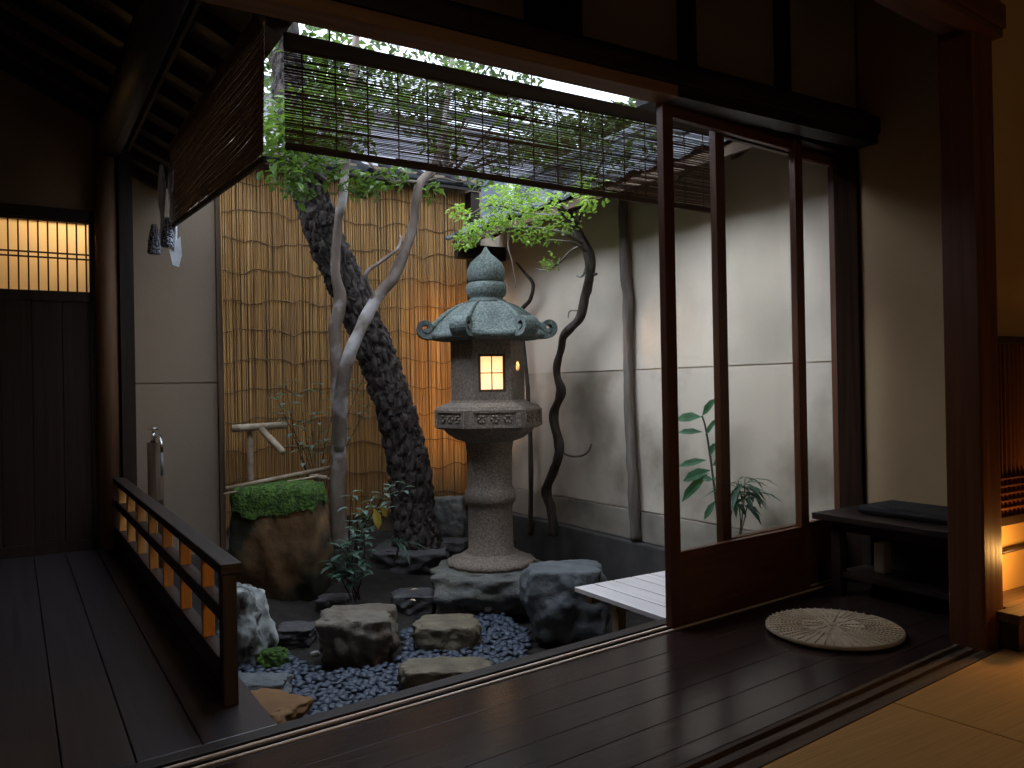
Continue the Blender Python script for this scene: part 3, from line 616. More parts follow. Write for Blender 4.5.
for k in range(6):
    a = VA + PI/6 + k*PI/3; rv = Vector((math.cos(a), math.sin(a), 0)); tv = Vector((-math.sin(a), math.cos(a), 0)); mb = MB()
    path = []
    cx, cz, R0 = RR+.002, zr+.034, .048
    for j in range(8):   # ridge leading out to the curl
        t = j/8; path.append((.25+(cx-.25)*t, None, .03))
    pts = []
    pts.append((RR-.13, zr+.0, .05, .055)); pts.append((RR-.05, zr-.012, .042, .054))
    for j in range(26):
        th = -PI/2 + j/25*2.35*PI; R = R0*(1-.74*j/25); pts.append((cx + R*math.cos(th), cz + R*math.sin(th), .034*(1-.35*j/25), .05+.004*j/25))
    P = []; F_ = []
    for j, (r_, zz, th_, w_) in enumerate(pts):
        j0, j1 = max(j-1,0), min(j+1,len(pts)-1); dr, dz_ = pts[j1][0]-pts[j0][0], pts[j1][1]-pts[j0][1]; l = math.hypot(dr,dz_); nr, nz = -dz_/l, dr/l
        base = Vector((LX,LY,zz)) + rv*r_; nn = rv*nr + Vector((0,0,nz))
        P += [base - nn*th_*.5 - tv*w_, base - nn*th_*.5 + tv*w_, base + nn*th_*.5 + tv*w_*.92, base + nn*th_*.5 - tv*w_*.92]
    for j in range(len(pts)-1):
        for q in range(4): F_.append((j*4+q, j*4+(q+1) % 4, j*4+4+(q+1) % 4, j*4+4+q))
    F_ += [(3,2,1,0), tuple(len(P)-4+q for q in range(4))]
    mb.add(P, F_); mb.build('corner_scroll', M['skylit_lichen'], rf, bevel=.004)
    mb = MB(); rp = []
    for j in range(11):
        t = .08 + j/10*.84; hf = (1-t)**2 + (1-(1-t)**2); r = (.10+(RR-.10)*t)*hf; drop = (zt-zr)*min(1, (t/.90)**1.75)
        rp.append(Vector((LX,LY,zt-drop+.03*t**3+.012*t)) + rv*(r-.006))
    mb.tube(rp, lerpl([.008,.016,.024],11), 8); mb.build('corner_ridge', M['skylit_lichen'], rf, smooth=True)
# finial
mb = MB(); mb.lathe([(.115,zt-.01),(.118,z(301)),(.10,z(299.5)),(.098,z(298)),(.112,z(296)),(.122,z(292)),(.122,z(287)),(.112,z(284)),(.103,z(283))], 40, O, lambda a, i: 1+(.07*abs(math.sin(a*6))-.04 if 4 <= i <= 7 else 0)); mb.build('finial_collar', M['skylit_lichen'], ln, smooth=True)
mb = MB(); mb.lathe([(.098,z(283.5)),(.112,z(280)),(.117,z(275)),(.112,z(269)),(.092,z(263)),(.06,z(258)),(.03,z(254)),(.015,z(250)),(.005,z(247))], 40, O); mb.build('finial', M['skylit_lichen'], ln, smooth=True)

# ================================================================== ROCKS
def rock(name, label, cat, c, size, seed, m, rotz=0, flat=.65, amp=.22, freq=1.7, fine=.05, sub=5, mb=None, cb=.55, group=None, lean=0):
    bm = bmesh.new(); bmesh.ops.create_icosphere(bm, subdivisions=sub, radius=1.0); R = Matrix.Rotation(rotz, 3, 'Z'); vs = []
    for v in bm.verts:
        p = v.co.copy(); q = Vector((seed*7.13, seed*3.7, seed*1.9))
        # squarer than a ball
        m_ = max(abs(p.x), abs(p.y), abs(p.z)); p = p*((1-cb) + cb/m_*.72)
        k = 1 + amp*noise.noise(p*freq*.8+q) + amp*.5*noise.noise(p*freq*1.9+q) + 1.5*fine*noise.fractal(p*4+q, 1, 2, 5) - fine*.9*max(0, .25-abs(noise.noise(p*2.6+q)))*2
        p = p*k
        if p.z > flat:
            ex_ = p.z-flat; p.x *= 1-.16*min(1, ex_/.35); p.y *= 1-.16*min(1, ex_/.35); p.z = flat + ex_*.14
        if p.z < -.8: p.z = -.8
        p.x += lean*p.z
        p = R @ Vector((p.x*size[0]/2, p.y*size[1]/2, 0)) + Vector((0,0,(p.z+.8)/(flat+.85)*size[2]))
        vs.append(Vector(c)+p)
    fs = [tuple(v.index for v in f.verts) for f in bm.faces]; bm.free()
    b = mb or MB(); b.add(vs, fs)
    if mb is not None: return
    t = b.build(name, m, None, smooth=True)
    # put the origin at the base
    for v in t.data.vertices: v.co -= Vector(c)
    t.location = c
    return tag(t, label, cat, group)
G = -.45
def foot(px, py, zz=-.42, back=0):   # point on the ground, moved back along the view by half a depth
    p = atZ(px, py, zz); d = Vector((p.x, p.y, 0)).normalized(); return p + d*back
VR = -YAW
def place(name, label, cat, px, py, w, dpt, h, seed, m, zg=-.42, **k):
    c = foot(px, py, zg, dpt/2*.85); c.z = zg-.05; return rock(name, label, cat, c, (w,dpt,h+.05), seed, m, rotz=k.pop('rz', VR), **k)
place('rock', 'craggy pale grey-white rock behind the railing end post', 'rock', 238, 668, .33, .30, .36, 1, M['stone_white'], flat=.9, amp=.3, fine=.07, cb=.3)
place('stone', 'low ochre stone in the corner by the railing post and threshold', 'stone', 268, 728, .36, .28, .06, 2, M['stone_orange'], zg=-.42, flat=.4, rz=VR-.5)
place('stone', 'flat blue-grey stone behind the ochre corner stone', 'stone', 258, 702, .34, .20, .07, 3, M['stone_blue'], flat=.4)
place('rock', 'small mossy lump beside the pale rock', 'rock', 272, 668, .15, .13, .07, 4, M['moss'], flat=.8, cb=.1)
place('stone', 'square-topped stepping stone with a reddish side in the gravel', 'stone', 359, 665, .42, .40, .20, 5, M['stone_red'], flat=.35, amp=.2, fine=.09)
place('stone', 'tan stepping stone in the gravel in front of the lantern', 'stone', 448, 651, .40, .32, .11, 6, M['stone_tan'], flat=.3, amp=.18)
place('stone', 'mottled flat stone at the threshold edge, lapped by gravel', 'stone', 446, 697, .46, .26, .10, 7, M['stone_tan'], flat=.35, amp=.15)
place('boulder', 'large blue-grey boulder beside the white plank step', 'boulder', 566, 642, .50, .42, .345, 8, M['stone_blue'], flat=.55, amp=.2, fine=.05)
place('stone', 'broad rough stone slab carrying the stone lantern', 'stone', 494, 617, .84, .74, .205, 9, M['stone_grey'], zg=-.42, flat=.25, amp=.16, fine=.05, rz=VR, cb=.75)
place('stone', 'wide dark flat stone in front of the pine trunk', 'stone', 414, 579, .62, .66, .16, 10, M['stone_dark'], zg=-.35, flat=.25, amp=.13, cb=.6)
place('stone', 'dark flat stone behind the lantern slab, by the pine foot', 'stone', 448, 556, .36, .30, .09, 11, M['stone_dark'], zg=-.27, flat=.35, amp=.13)
place('stone', 'thin dark stepping slab left of the lantern slab', 'stone', 415, 613, .32, .30, .09, 12, M['stone_dark'], zg=-.42, flat=.25, amp=.14, cb=.75)
place('rock', 'upright grey block against the reed screen behind the lantern', 'rock', 448, 541, .30, .20, .30, 13, M['stone_grey'], zg=-.2, flat=.7, amp=.14)
place('rock', 'dark low rock in the shade between basin and pale rock', 'rock', 296, 640, .26, .22, .05, 14, M['stone_dark'], flat=.5)
place('rock', 'dark stone half hidden at the foot of the basin', 'rock', 335, 618, .24, .22, .10, 15, M['stone_dark'], flat=.5)
for px, py, s, lab in ((488,610,.035,'small white pebble lying before the lantern slab'), (315,655,.035,'small pale pebble beside the reddish stepping stone')):
    c = atZ(px, py, -.40); c.z = -.41; rock('stone', lab, 'stone', c, (s*1.5,s,s*.8), px, M['box_white'], sub=2, amp=.1)

# water basin boulder with moss cap
bc = foot(284, 618, -.42, .26); bc.z = -.45
bs = rock('water_basin', 'tall ochre-sided stone water basin with bright moss on its top', 'water basin', bc, (.66,.56,.77), 21, mat('basin_stone', (.10,.05,.02), (.23,.125,.05), (6,6,6), .9, 6, .3, .7, .4, (16,16,16), c3=(.025,.028,.013), s3=2.6, lo3=.42, hi3=.56), rotz=VR, flat=.72, amp=.10, fine=.03)
# moss lies on the top: same surface pushed out
mo = MB(); vs = [v.co.copy() for v in bs.data.vertices]; keep = {}
fs = []
for pgn in bs.data.polygons:
    cz = sum(vs[i].z for i in pgn.vertices)/len(pgn.vertices)
    cc = sum((vs[i] for i in pgn.vertices), Vector())/len(pgn.vertices)
    if cz > .63 + .11*noise.noise(cc*7): fs.append(tuple(pgn.vertices))
idx = {}
P = []
for f in fs:
    for i in f:
        if i not in idx: idx[i] = len(P); P.append(Vector(vs[i]) + bs.data.vertices[i].normal*(.012+.012*noise.noise(vs[i]*28)+.008*noise.noise(vs[i]*70)))
mo.add(P, [tuple(idx[i] for i in f) for f in fs]); mo.build('moss', M['moss'], bs, smooth=True)
WORLD_LOC[bs.name] = bc

# bamboo spout and ladle rest
sp = empty('bamboo_spout', atY(262,428,5.3), 'forked pale bamboo water spout standing behind the mossy basin', 'water spout')
a, b = atY(232,428.5,5.3), atY(287,425,5.25)
mb = MB(); mb.tube([a + (b-a)*t for t in (0,.12,.13,.14,.55,.56,.57,1)], [.024,.024,.027,.024,.024,.027,.024,.024], 12); mb.build('cross_pipe', M['bamboo'], sp, smooth=True)
c0, c1 = atY(262,430,5.22), atY(283,452,4.95)
mb = MB(); mb.tube([c0 + (c1-c0)*t for t in (0,.5,.52,.54,1)], [.021,.021,.024,.021,.021], 12); mb.build('spout_pipe', M['bamboo'], sp, smooth=True)
mb = MB(); mb.tube([atY(250,430,5.32), Vector((atY(250,430,5.32).x,5.32,-.2))], .02, 10); mb.build('support_post', M['bamboo_dark'], sp, smooth=True)
zt_ = bc.z+.74
def lay(name, lab, x0, y0, x1, y1, Y0, Y1, r, m):
    mb = MB(); p0, p1 = atY(x0,y0,Y0), atY(x1,y1,Y1); L = p1-p0
    mb.tube([p0+L*t for t in (0,.3,.31,.32,.65,.66,.67,1)], [r,r,r*1.12,r,r,r*1.12,r,r], 10); o = mb.build(name, m, smooth=True); tag(o, lab, 'bamboo'); return o
lay('bamboo_pole', 'long bamboo pole laid aslant across the mossy basin', 226, 489, 333, 467, 4.74, 4.86, .014, M['bamboo_dark'])
lay('bamboo_pole', 'thin bamboo stick under the long pole on the basin', 224, 494, 318, 476, 4.70, 4.80, .006, M['bamboo'])
ld = empty('bamboo_ladle', atY(322,478,4.84), 'short bamboo ladle resting on the right edge of the mossy basin', 'ladle')
mb = MB(); p0, p1 = atY(309,475.5,4.84), atY(326,478,4.84); mb.tube([p0,p1], .016, 12); mb.build('cup', M['bamboo'], ld, smooth=True)
mb = MB(); mb.tube([p1, atY(346,482,4.86)], .006, 8); mb.build('handle', M['bamboo'], ld, smooth=True)

# stand pipe with tap
tp = empty('garden_tap', atY(156,500,5.3), 'chrome tap on a bamboo-clad stand pipe by the grey wall', 'tap')
q = atY(155,441,5.3); mb = MB(); mb.tube([(q.x,5.3,-.5), (q.x,5.3,.2), (q.x,5.3,.205), (q.x,5.3,.21), (q.x,5.3,q.z-.01)], [.045,.045,.048,.045,.045], 16); mb.build('stand_pipe', M['oldz'], tp, smooth=True)
mb = MB(); mb.tube([(q.x-.01,5.3,q.z-.01),(q.x-.01,5.3,q.z+.05)], .016, 12); mb.tube([(q.x,5.3,q.z+.03),(q.x+.01,5.2,q.z+.03),(q.x+.015,5.17,q.z-.01),(q.x+.015,5.165,q.z-.06)], .013, 12); mb.build('spigot', M['chrome'], tp, smooth=True)
mb = MB(); mb.tube([(q.x-.01,5.3,q.z+.05),(q.x-.01,5.3,q.z+.075)], .007, 8)
for a_ in (0, PI/2): mb.tube([(q.x-.01-.03*math.cos(a_),5.3-.03*math.sin(a_),q.z+.075),(q.x-.01+.03*math.cos(a_),5.3+.03*math.sin(a_),q.z+.075)], [.008,.008], 8)
mb.build('tap_handle', M['chrome'], tp, smooth=True)
mb = MB(); mb.tube([(q.x+.015,5.165,q.z-.06),(q.x+.017,5.165,q.z-.20)], .009, 8); mb.build('hose_stub', M['gutter'], tp, smooth=True)

# ================================================================== PEBBLES
poly = [(238,690),(236,668),(285,652),(322,672),(398,662),(404,628),(492,606),(530,632),(524,660),(300,724)]
poly3 = [atZ(x, y, -.42) for x, y in poly]
def inside(x, y):
    r = False; n = len(poly3); j = n-1
    for i in range(n):
        a, b = poly3[i], poly3[j]
        if (a.y > y) != (b.y > y) and x < (b.x-a.x)*(y-a.y)/(b.y-a.y)+a.x: r = not r
        j = i
    return r
protos = []
for s in range(4):
    bm = bmesh.new(); bmesh.ops.create_icosphere(bm, subdivisions=2, radius=1); me = bpy.data.meshes.new('pebble')
    for v in bm.verts: v.co = v.co*(1+.22*noise.noise(v.co*1.1+Vector((s*5,0,0)))); v.co.z *= .55
    bm.to_mesh(me); bm.free(); me.materials.append(M['pebble']); me.polygons.foreach_set('use_smooth', [True]*len(me.polygons)); protos.append(me)
rng = random.Random(11); spots = []
x0, x1 = min(p.x for p in poly3), max(p.x for p in poly3); y0, y1 = min(p.y for p in poly3), max(p.y for p in poly3)
st = .0335; yy = y0
while yy < y1:
    xx = x0 + (st/2 if int((yy-y0)/st) % 2 else 0)
    while xx < x1:
        a, b = xx+rng.uniform(-.009,.009), yy+rng.uniform(-.009,.009)
        if inside(a, b): spots.append((a, b))
        xx += st
    yy += st*.87
spots.sort(key=lambda p: p[0]*FWD.x+p[1]*FWD.y)
stones = [(o.location.x, o.location.y, max(max(abs(v.co.x), abs(v.co.y)) for v in o.data.vertices)*.8) for o in COL.objects if o.type == 'MESH' and o.get('category') in ('stone','rock','boulder','water basin')]
def px_of(p): q = Vector(p)-CAM; d = q.dot(FWD); return 512+FPX*q.dot(RIGHT)/d, 384-FPX*q.dot(UP)/d
def shown(a, b):
    x, y = px_of((a, b, -.42)); return y < 768-(x-165)*.285+2 and all((a-p)**2+(b-q)**2 > (r*.72)**2 for p, q, r in stones)
spots.sort(key=lambda p: not shown(*p)); vis = spots
rest = MB(); first = None
for i, (a, b) in enumerate(vis):
    r = rng.uniform(.0155,.0235); rot = (rng.uniform(-.35,.35), rng.uniform(-.35,.35), rng.uniform(0,6.28)); sc_ = (r*rng.uniform(1,1.25), r*rng.uniform(.75,1), r*rng.uniform(.8,1.1)); zz = -.425+rng.uniform(-.006,.008)
    k = i % 4
    cpx = RIGHT.dot(Vector((a,b,zz))-CAM)
    if i < 300 and shown(a, b):
        if first is None: first = bpy.data.objects.new('pebble', protos[0]); o = first; tag(o, 'rounded blue-black pebble of the gravel strip before the threshold', 'pebble', 'pebbles of the gravel strip')
        else: o = first.copy(); o.data = protos[k]
        COL.objects.link(o); o.location = (a, b, zz); o.rotation_euler = rot; o.scale = sc_
    else:
        Mx = Matrix.Translation((a,b,zz)) @ Euler(rot).to_matrix().to_4x4() @ Matrix.Diagonal((*sc_,1)); me = protos[k]
        rest.add([Mx @ v.co for v in me.vertices], [tuple(p.vertices) for p in me.polygons])
for i in range(900):   # the lower layer between them
    a, b = rng.uniform(x0,x1), rng.uniform(y0,y1)
    if not inside(a, b): continue
    r = rng.uniform(.014,.02); Mx = Matrix.Translation((a,b,-.445)) @ Euler((rng.uniform(-.5,.5),rng.uniform(-.5,.5),rng.uniform(0,6))).to_matrix().to_4x4() @ Matrix.Diagonal((r*1.2,r,r,1)); me = protos[i % 4]
    rest.add([Mx @ v.co for v in me.vertices], [tuple(p.vertices) for p in me.polygons])
o = rest.build('gravel', M['pebble'], smooth=True); tag(o, 'bed of smooth blue-black gravel between the stepping stones', 'gravel', kind='stuff')

# ================================================================== WHITE STEP, DARK BENCH, STRAW MAT
ws = empty('plank_step', (2.45,2.65,-.45), 'white-grey plank step outside the glass door', 'step')
X0, X1, Y0, Y1, ZT = 2.115, 2.78, 2.32, 2.92, -.048
for i in range(6):
    w = (X1-X0)/6; mb = MB(); mb.box((X0+i*w+.0035,Y0,ZT-.02), (X0+(i+1)*w-.0035,Y1,ZT)); mb.build('plank', M['paley'], ws, bevel=.002)
for yy, legs in ((Y0+.08, 1), (Y0+.36, 1), (Y1-.07, 0)):
    mb = MB(); mb.box((X0+.03,yy-.02,ZT-.062), (X1-.03,yy+.02,ZT-.02)); mb.build('cross_beam', M['tan'], ws)
    if legs:
        for xx in (X0+.06, X1-.06):
            mb = MB(); mb.box((xx-.02,yy-.02,-.47), (xx+.02,yy+.02,ZT-.062)); mb.build('leg', M['tan'], ws)
db = empty('bench', (2.95,1.85,0), 'low dark wooden bench against the wall at the veranda end', 'bench')
mb = MB(); mb.box((2.69,1.51,.305), (3.035,2.10,.33)); mb.build('seat_board', M['darky'], db, bevel=.003)
mb = MB(); mb.box((2.80,1.53,.25), (2.825,2.09,.304)); mb.build('apron', M['darky'], db)
for xx, yy in ((2.80,1.56), (2.80,2.06), (3.0,1.56), (3.0,2.06)):
    mb = MB(); mb.box((xx-.02,yy-.02,0), (xx+.02,yy+.02,.304)); mb.build('leg', M['darkz'], db)
mb = MB(); mb.box((2.79,1.55,.07), (3.02,2.07,.09)); mb.build('shelf', M['darky'], db)
mb = MB(); mb.box((3.015,1.53,.0), (3.03,2.09,.304)); mb.build('dark_backing', M['darky'], db)  # dark board added to hide the wall under the seat
cu = MB(); cu.box((2.80,1.56,.331), (3.03,1.98,.365)); o = cu.build('seat_cushion', M['black'], bevel=.015); tag(o, 'thin black cushion lying on the dark bench', 'cushion')
vx = MB(); vx.lathe([(.03,0.0),(.034,.02),(.034,.11),(.03,.13),(.02,.135)], 16, (2.92,1.95,.06)); 
vx = MB(); vx.box((2.885,1.92,.091), (2.935,1.965,.21)); o = vx.build('white_block', M['box_white'], bevel=.006); tag(o, 'small white upright block standing on the shelf under the dark bench', 'block')
em = empty('straw_mat', (2.345,1.755,0), 'round woven straw seat mat on the veranda floor', 'seat mat')
path = []; rr_ = []; turns = 16
for j in range(turns*40+1):
    a = 2*PI*j/40; r = .012 + (.205)*j/(turns*40); path.append((2.345+r*math.cos(a), 1.755+r*math.sin(a), .014 + .004*math.cos(r*6)))
mb = MB(); mb.tube(path, .0092, 6); mb.build('coil', M['straw'], em, smooth=True)
mb = MB()
for j in range(48):
    a = 2*PI*j/48; mb.tube([(2.345+r*math.cos(a), 1.755+r*math.sin(a), .0225+.004*math.cos(r*6)) for r in ((.03 if j % 4 == 0 else .10),.16,.215)], .0026, 4)
mb.build('stitching', M['straw'], em, smooth=True)

# ================================================================== TREES AND PLANTS
def px_path(pts, k=6): return spline([atY(x, y, Y) for x, y, Y in pts], k)
def leaf_cluster(mb, c, R, n, L, w, rng, flat=.6, droop=.3):
    for _ in range(n):
        while True:
            q = Vector((rng.uniform(-1,1), rng.uniform(-1,1), rng.uniform(-1,1)))
            if q.length < 1: break
        q = Vector((q.x*R, q.y*R, q.z*R*flat)); d = Vector((rng.gauss(0,1), rng.gauss(0,1), rng.gauss(-.15,.5)))
        up = Vector((rng.gauss(0,.5), rng.gauss(0,.5), 1)); mb.leaf(Vector(c)+q, d, up, L*rng.uniform(.7,1.25), w*rng.uniform(.7,1.2), droop)
# pine-like leaning trunk with craggy bark
pt = empty('leaning_tree', atY(416,535,4.95), 'thick dark tree with craggy bark leaning left before the reed screen', 'tree')
pp = spline([(*atY(420,560,4.85),), (*atY(414,520,4.9),), (*atY(403,440,4.95),), (*atY(384,375,4.97),), (*atY(358,310,5.0),), (*atY(326,240,5.0),), (*atY(308,180,5.02),), (*atY(296,130,5.05),), (*atY(286,60,5.1),), (*atY(275,-40,5.2),)], 26)
mb = MB(); n = 96; rads = lerpl([.175,.145,.130,.122,.116,.112,.11,.105,.10,.09], len(pp)); vs = []; fs = []
x = Vector((1,0,0))
for i, p in enumerate(pp):
    t = (pp[min(i+1,len(pp)-1)]-pp[max(i-1,0)]).normalized(); x = (x-t*x.dot(t)).normalized(); y = t.cross(x)
    for k in range(n):
        a = 2*PI*k/n; d = x*math.cos(a)+y*math.sin(a); q = p + d*rads[i]
        s = Vector((q.x*21, q.y*21, q.z*10)) + noise.noise_vector(q*14)*.35; dist = noise.voronoi(s, distance_metric='DISTANCE', exponent=2.5)[0]
        crack = min(1, (dist[1]-dist[0])*2.2); r = rads[i]*(1+.10*noise.noise(q*4)) + .026*crack + .008*noise.noise(q*45) - .014
        vs.append(p + d*r)
for i in range(len(pp)-1):
    for k in range(n): fs.append((i*n+k, i*n+(k+1) % n, (i+1)*n+(k+1) % n, (i+1)*n+k))
mb.add(vs, fs); mb.build('trunk', M['bark'], pt, smooth=False)
rng = random.Random(21)
mb = MB()
for (px, py, Y, R, n_) in ((300,150,4.6,.22,120), (285,175,4.5,.14,70), (322,165,4.55,.16,80), (300,190,4.6,.12,40), (285,120,4.6,.2,110), (330,110,4.8,.3,160), (275,140,4.5,.15,80)):
    leaf_cluster(mb, atY(px,py,Y), R, n_, .07, .034, rng)
for (px, py, Y, R, n_) in ((275,60,5.2,.25,120), (330,50,5.2,.25,140)): leaf_cluster(mb, atY(px,py,Y), R, n_, .08, .04, rng)
mb.build('foliage', M['leaf_mid'], pt)
mb = MB()
for pts in ([(312,190,5.0),(300,170,4.8),(285,160,4.6),(270,158,4.5)], [(305,160,5.0),(318,140,4.8),(335,120,4.8)], [(325,180,4.95),(312,172,4.7),(300,185,4.6)]): 
    q = px_path(pts); mb.tube(q, lerpl([.016,.005], len(q)), 6)
mb.build('branches', M['vine_bark'], pt, smooth=True)
# smooth forked tree
st_ = empty('forked_tree', atY(340,545,4.8), 'slender pale-barked forked tree beside the mossy basin', 'tree')
T1 = px_path([(340,548,4.75),(338,500,4.78),(339,440,4.8),(338,400,4.8),(336,360,4.8),(335,330,4.8),(339,310,4.8),(340,294,4.8),(335.5,272,4.8),(338,225,4.8),(343,195,4.8),(346,160,4.8),(349,110,4.8),(355,50,4.85),(362,-20,4.9)])
mb = MB(); mb.tube(T1, lerpl([.054,.050,.047,.043,.036,.036,.040,.037,.029,.026,.027,.027,.025,.022,.02], len(T1)), 18, wob=.16, seed=2); mb.build('trunk', M['smooth_bark'], st_, smooth=True)
T2 = px_path([(339,450,4.78),(341,400,4.72),(346,365,4.68),(355,341,4.66),(375,301,4.64),(396,272,4.62),(412,230,4.62),(416,200,4.62),(420,183,4.62),(433,168,4.62),(441,146,4.62),(446,110,4.65),(452,60,4.7)])
mb = MB(); mb.tube(T2, lerpl([.036,.042,.041,.037,.037,.034,.030,.028,.028,.024,.022,.018,.014], len(T2)), 16, wob=.16, seed=5); mb.build('trunk', M['smooth_bark'], st_, smooth=True)
for pts, r0, r1 in (([(373,303,4.64),(372,294,4.62),(366,274,4.58),(382,261,4.58),(398,248,4.56),(401,236,4.56)],.017,.008), ([(420,183,4.62),(405,181,4.6),(392,182,4.6),(385,172,4.6),(376,170,4.6),(366,160,4.65),(350,158,4.75)],.012,.007), ([(420,183,4.62),(440,178,4.6),(462,182,4.6),(486,172,4.6)],.009,.004), ([(441,146,4.62),(455,140,4.6),(470,120,4.6)],.014,.006), ([(346,160,4.8),(325,165,4.7),(300,163,4.6)],.012,.004), ([(420,183,4.62),(448,165,4.6),(480,150,4.6),(500,140,4.6)],.012,.005)):
    q = px_path(pts); mb = MB(); mb.tube(q, lerpl([r0,r1], len(q)), 8, wob=.15); mb.build('branch', M['smooth_bark'], st_, smooth=True)
mb = MB(); rng = random.Random(31)
for (px, py, Y, R, n_) in ((360,178,4.6,.10,44), (375,188,4.55,.10,44), (392,175,4.55,.12,44), (352,190,4.6,.08,26), (430,190,4.5,.08,20), (480,175,4.5,.14,50),
                           (380,110,4.6,.2,45), (430,80,4.6,.25,60), (475,100,4.6,.2,50), (520,120,4.6,.18,45), (400,90,5.2,.25,90), (460,80,5.2,.2,60), (350,140,4.7,.2,70), (500,105,5.0,.16,50), (540,150,4.5,.2,90), (445,140,4.6,.18,60), (330,90,4.9,.22,80)):
    leaf_cluster(mb, atY(px,py,Y), R, n_, .062, .030, rng)
mb.build('foliage', M['leaf_mid'], st_)
# twisted tree on the right wall
vt = empty('twisted_tree', atX(552,525,2.93), 'twisted dark-stemmed tree climbing the garden wall right of the lantern', 'tree')
def pxX(pts, k=6): return spline([atX(x, y, X) for x, y, X in pts], k)
V1 = pxX([(552,535,2.93),(552,517,2.93),(547,489,2.93),(559,456,2.93),(556,430,2.93),(554,412,2.93),(561,393,2.93),(557,372,2.93),(561,349,2.93),(565,334,2.92),(579,319,2.91),(584,298,2.90),(589,278,2.88),(590,257,2.86),(584,243,2.83),(576,228,2.78),(566,215,2.68),(556,204,2.55)])
mb = MB(); mb.tube(V1, lerpl([.036,.031,.028,.030,.028,.026,.029,.024,.023,.023,.026,.026,.031,.034,.028,.022,.017,.011], len(V1)), 14, wob=.6, seed=8); mb.build('trunk', M['vine_bark'], vt, smooth=True)
for pts, r0, r1 in (([(584,245,2.83),(572,250,2.78),(560,262,2.74),(548,270,2.72),(536,269,2.7)],.009,.004), ([(587,252,2.84),(575,243,2.75),(564,241,2.7),(550,240,2.65)],.009,.004), ([(584,243,2.83),(560,232,2.65),(535,228,2.5),(510,228,2.38),(490,236,2.3)],.012,.004), ([(566,215,2.68),(540,215,2.5),(515,210,2.4),(490,205,2.3),(465,218,2.25)],.011,.003), ([(510,228,2.38),(508,245,2.36),(512,262,2.36),(516,288,2.38)],.006,.003), ([(590,257,2.86),(583,275,2.86),(577,276,2.86)],.010,.006), ([(580,311,2.9),(570,311,2.88),(568,318,2.88)],.005,.003), ([(590,275,2.88),(597,274,2.88)],.016,.006)):
    q = pxX(pts); mb = MB(); mb.tube(q, lerpl([r0,r1], len(q)), 7, wob=.2); mb.build('branch', M['vine_bark'] if r0 > .0125 else M['smooth_bark'], vt, smooth=True)
q = pxX([(560,448,3.07),(562,452,3.05),(570,456,3.05),(580,456,3.05),(588,452,3.06),(592,443,3.07)]); mb = MB(); mb.tube(q, .007, 7); mb.build('hooked_twig', M['smooth_bark'], vt, smooth=True)
mb = MB(); rng = random.Random(41)
for (px, py, X, R, n_) in ((466,240,2.3,.08,110), (488,222,2.3,.12,150), (515,215,2.38,.13,160), (500,200,2.35,.11,130), (540,205,2.42,.12,130), (525,235,2.45,.09,70), (460,212,2.25,.07,60), (548,232,2.55,.09,60), (565,222,2.6,.08,50), (585,205,2.65,.1,60), (550,262,2.68,.07,40), (472,230,2.3,.07,50), (520,190,2.35,.1,90), (590,190,2.6,.12,70)):
    leaf_cluster(mb, atX(px,py,X), R, n_, .036, .017, rng, .8)
mb.build('foliage', M['leaf_bright'], vt)
mb = MB()
for (px, py, X, R, n_) in ((545,120,2.7,.15,70), (565,145,2.72,.15,80), (600,130,2.78,.15,80), (600,160,2.75,.14,80), (640,150,2.8,.13,80), (655,130,2.85,.12,60), (672,165,2.8,.11,60), (622,182,2.75,.11,60), (580,180,2.7,.12,60), (530,150,2.65,.14,60)):
    leaf_cluster(mb, atX(px,py,X), R, n_, .042, .02, rng, .8)
mb.build('upper_foliage', M['leaf_far'], vt)
for pts in ([(576,228,2.78),(585,200,2.76),(600,165,2.76),(612,140,2.8)], [(585,200,2.76),(620,180,2.76),(650,155,2.8)], [(576,228,2.78),(560,180,2.7),(548,140,2.7)]):
    q = pxX(pts); mb = MB(); mb.tube(q, lerpl([.013,.005], len(q)), 7, wob=.2); mb.build('branch', M['vine_bark'], vt, smooth=True)
# thin climber behind the lantern
v2 = empty('thin_vine', atX(531,520,3.02), 'thin dark vine rising up the wall close behind the lantern', 'vine')
q = pxX([(530,535,3.02),(531,480,3.03),(530,430,3.04),(527,380,3.04),(522,330,3.04),(521,311,3.04),(530,300,3.03),(533,284,3.02),(524,272,2.98),(516,262,2.9)])
mb = MB(); mb.tube(q, lerpl([.018,.017,.016,.015,.014,.014,.014,.013,.010,.007], len(q)), 10, wob=.25); mb.build('stem', M['vine_bark'], v2, smooth=True)
# log post against the wall
q = pxX([(636,540,3.06),(634,500,3.06),(632,460,3.06),(629,400,3.06),(628,360,3.06),(628,300,3.06),(626,280,3.06),(623,215,3.06),(622,180,3.06)])
mb = MB(); mb.tube(q, lerpl([.032,.032,.03,.03,.027,.031,.033,.027,.027], len(q)), 14, wob=.35, seed=3); o = mb.build('log_post', M['post_bark'], smooth=True); tag(o, 'slim weathered log post standing against the garden wall', 'post')

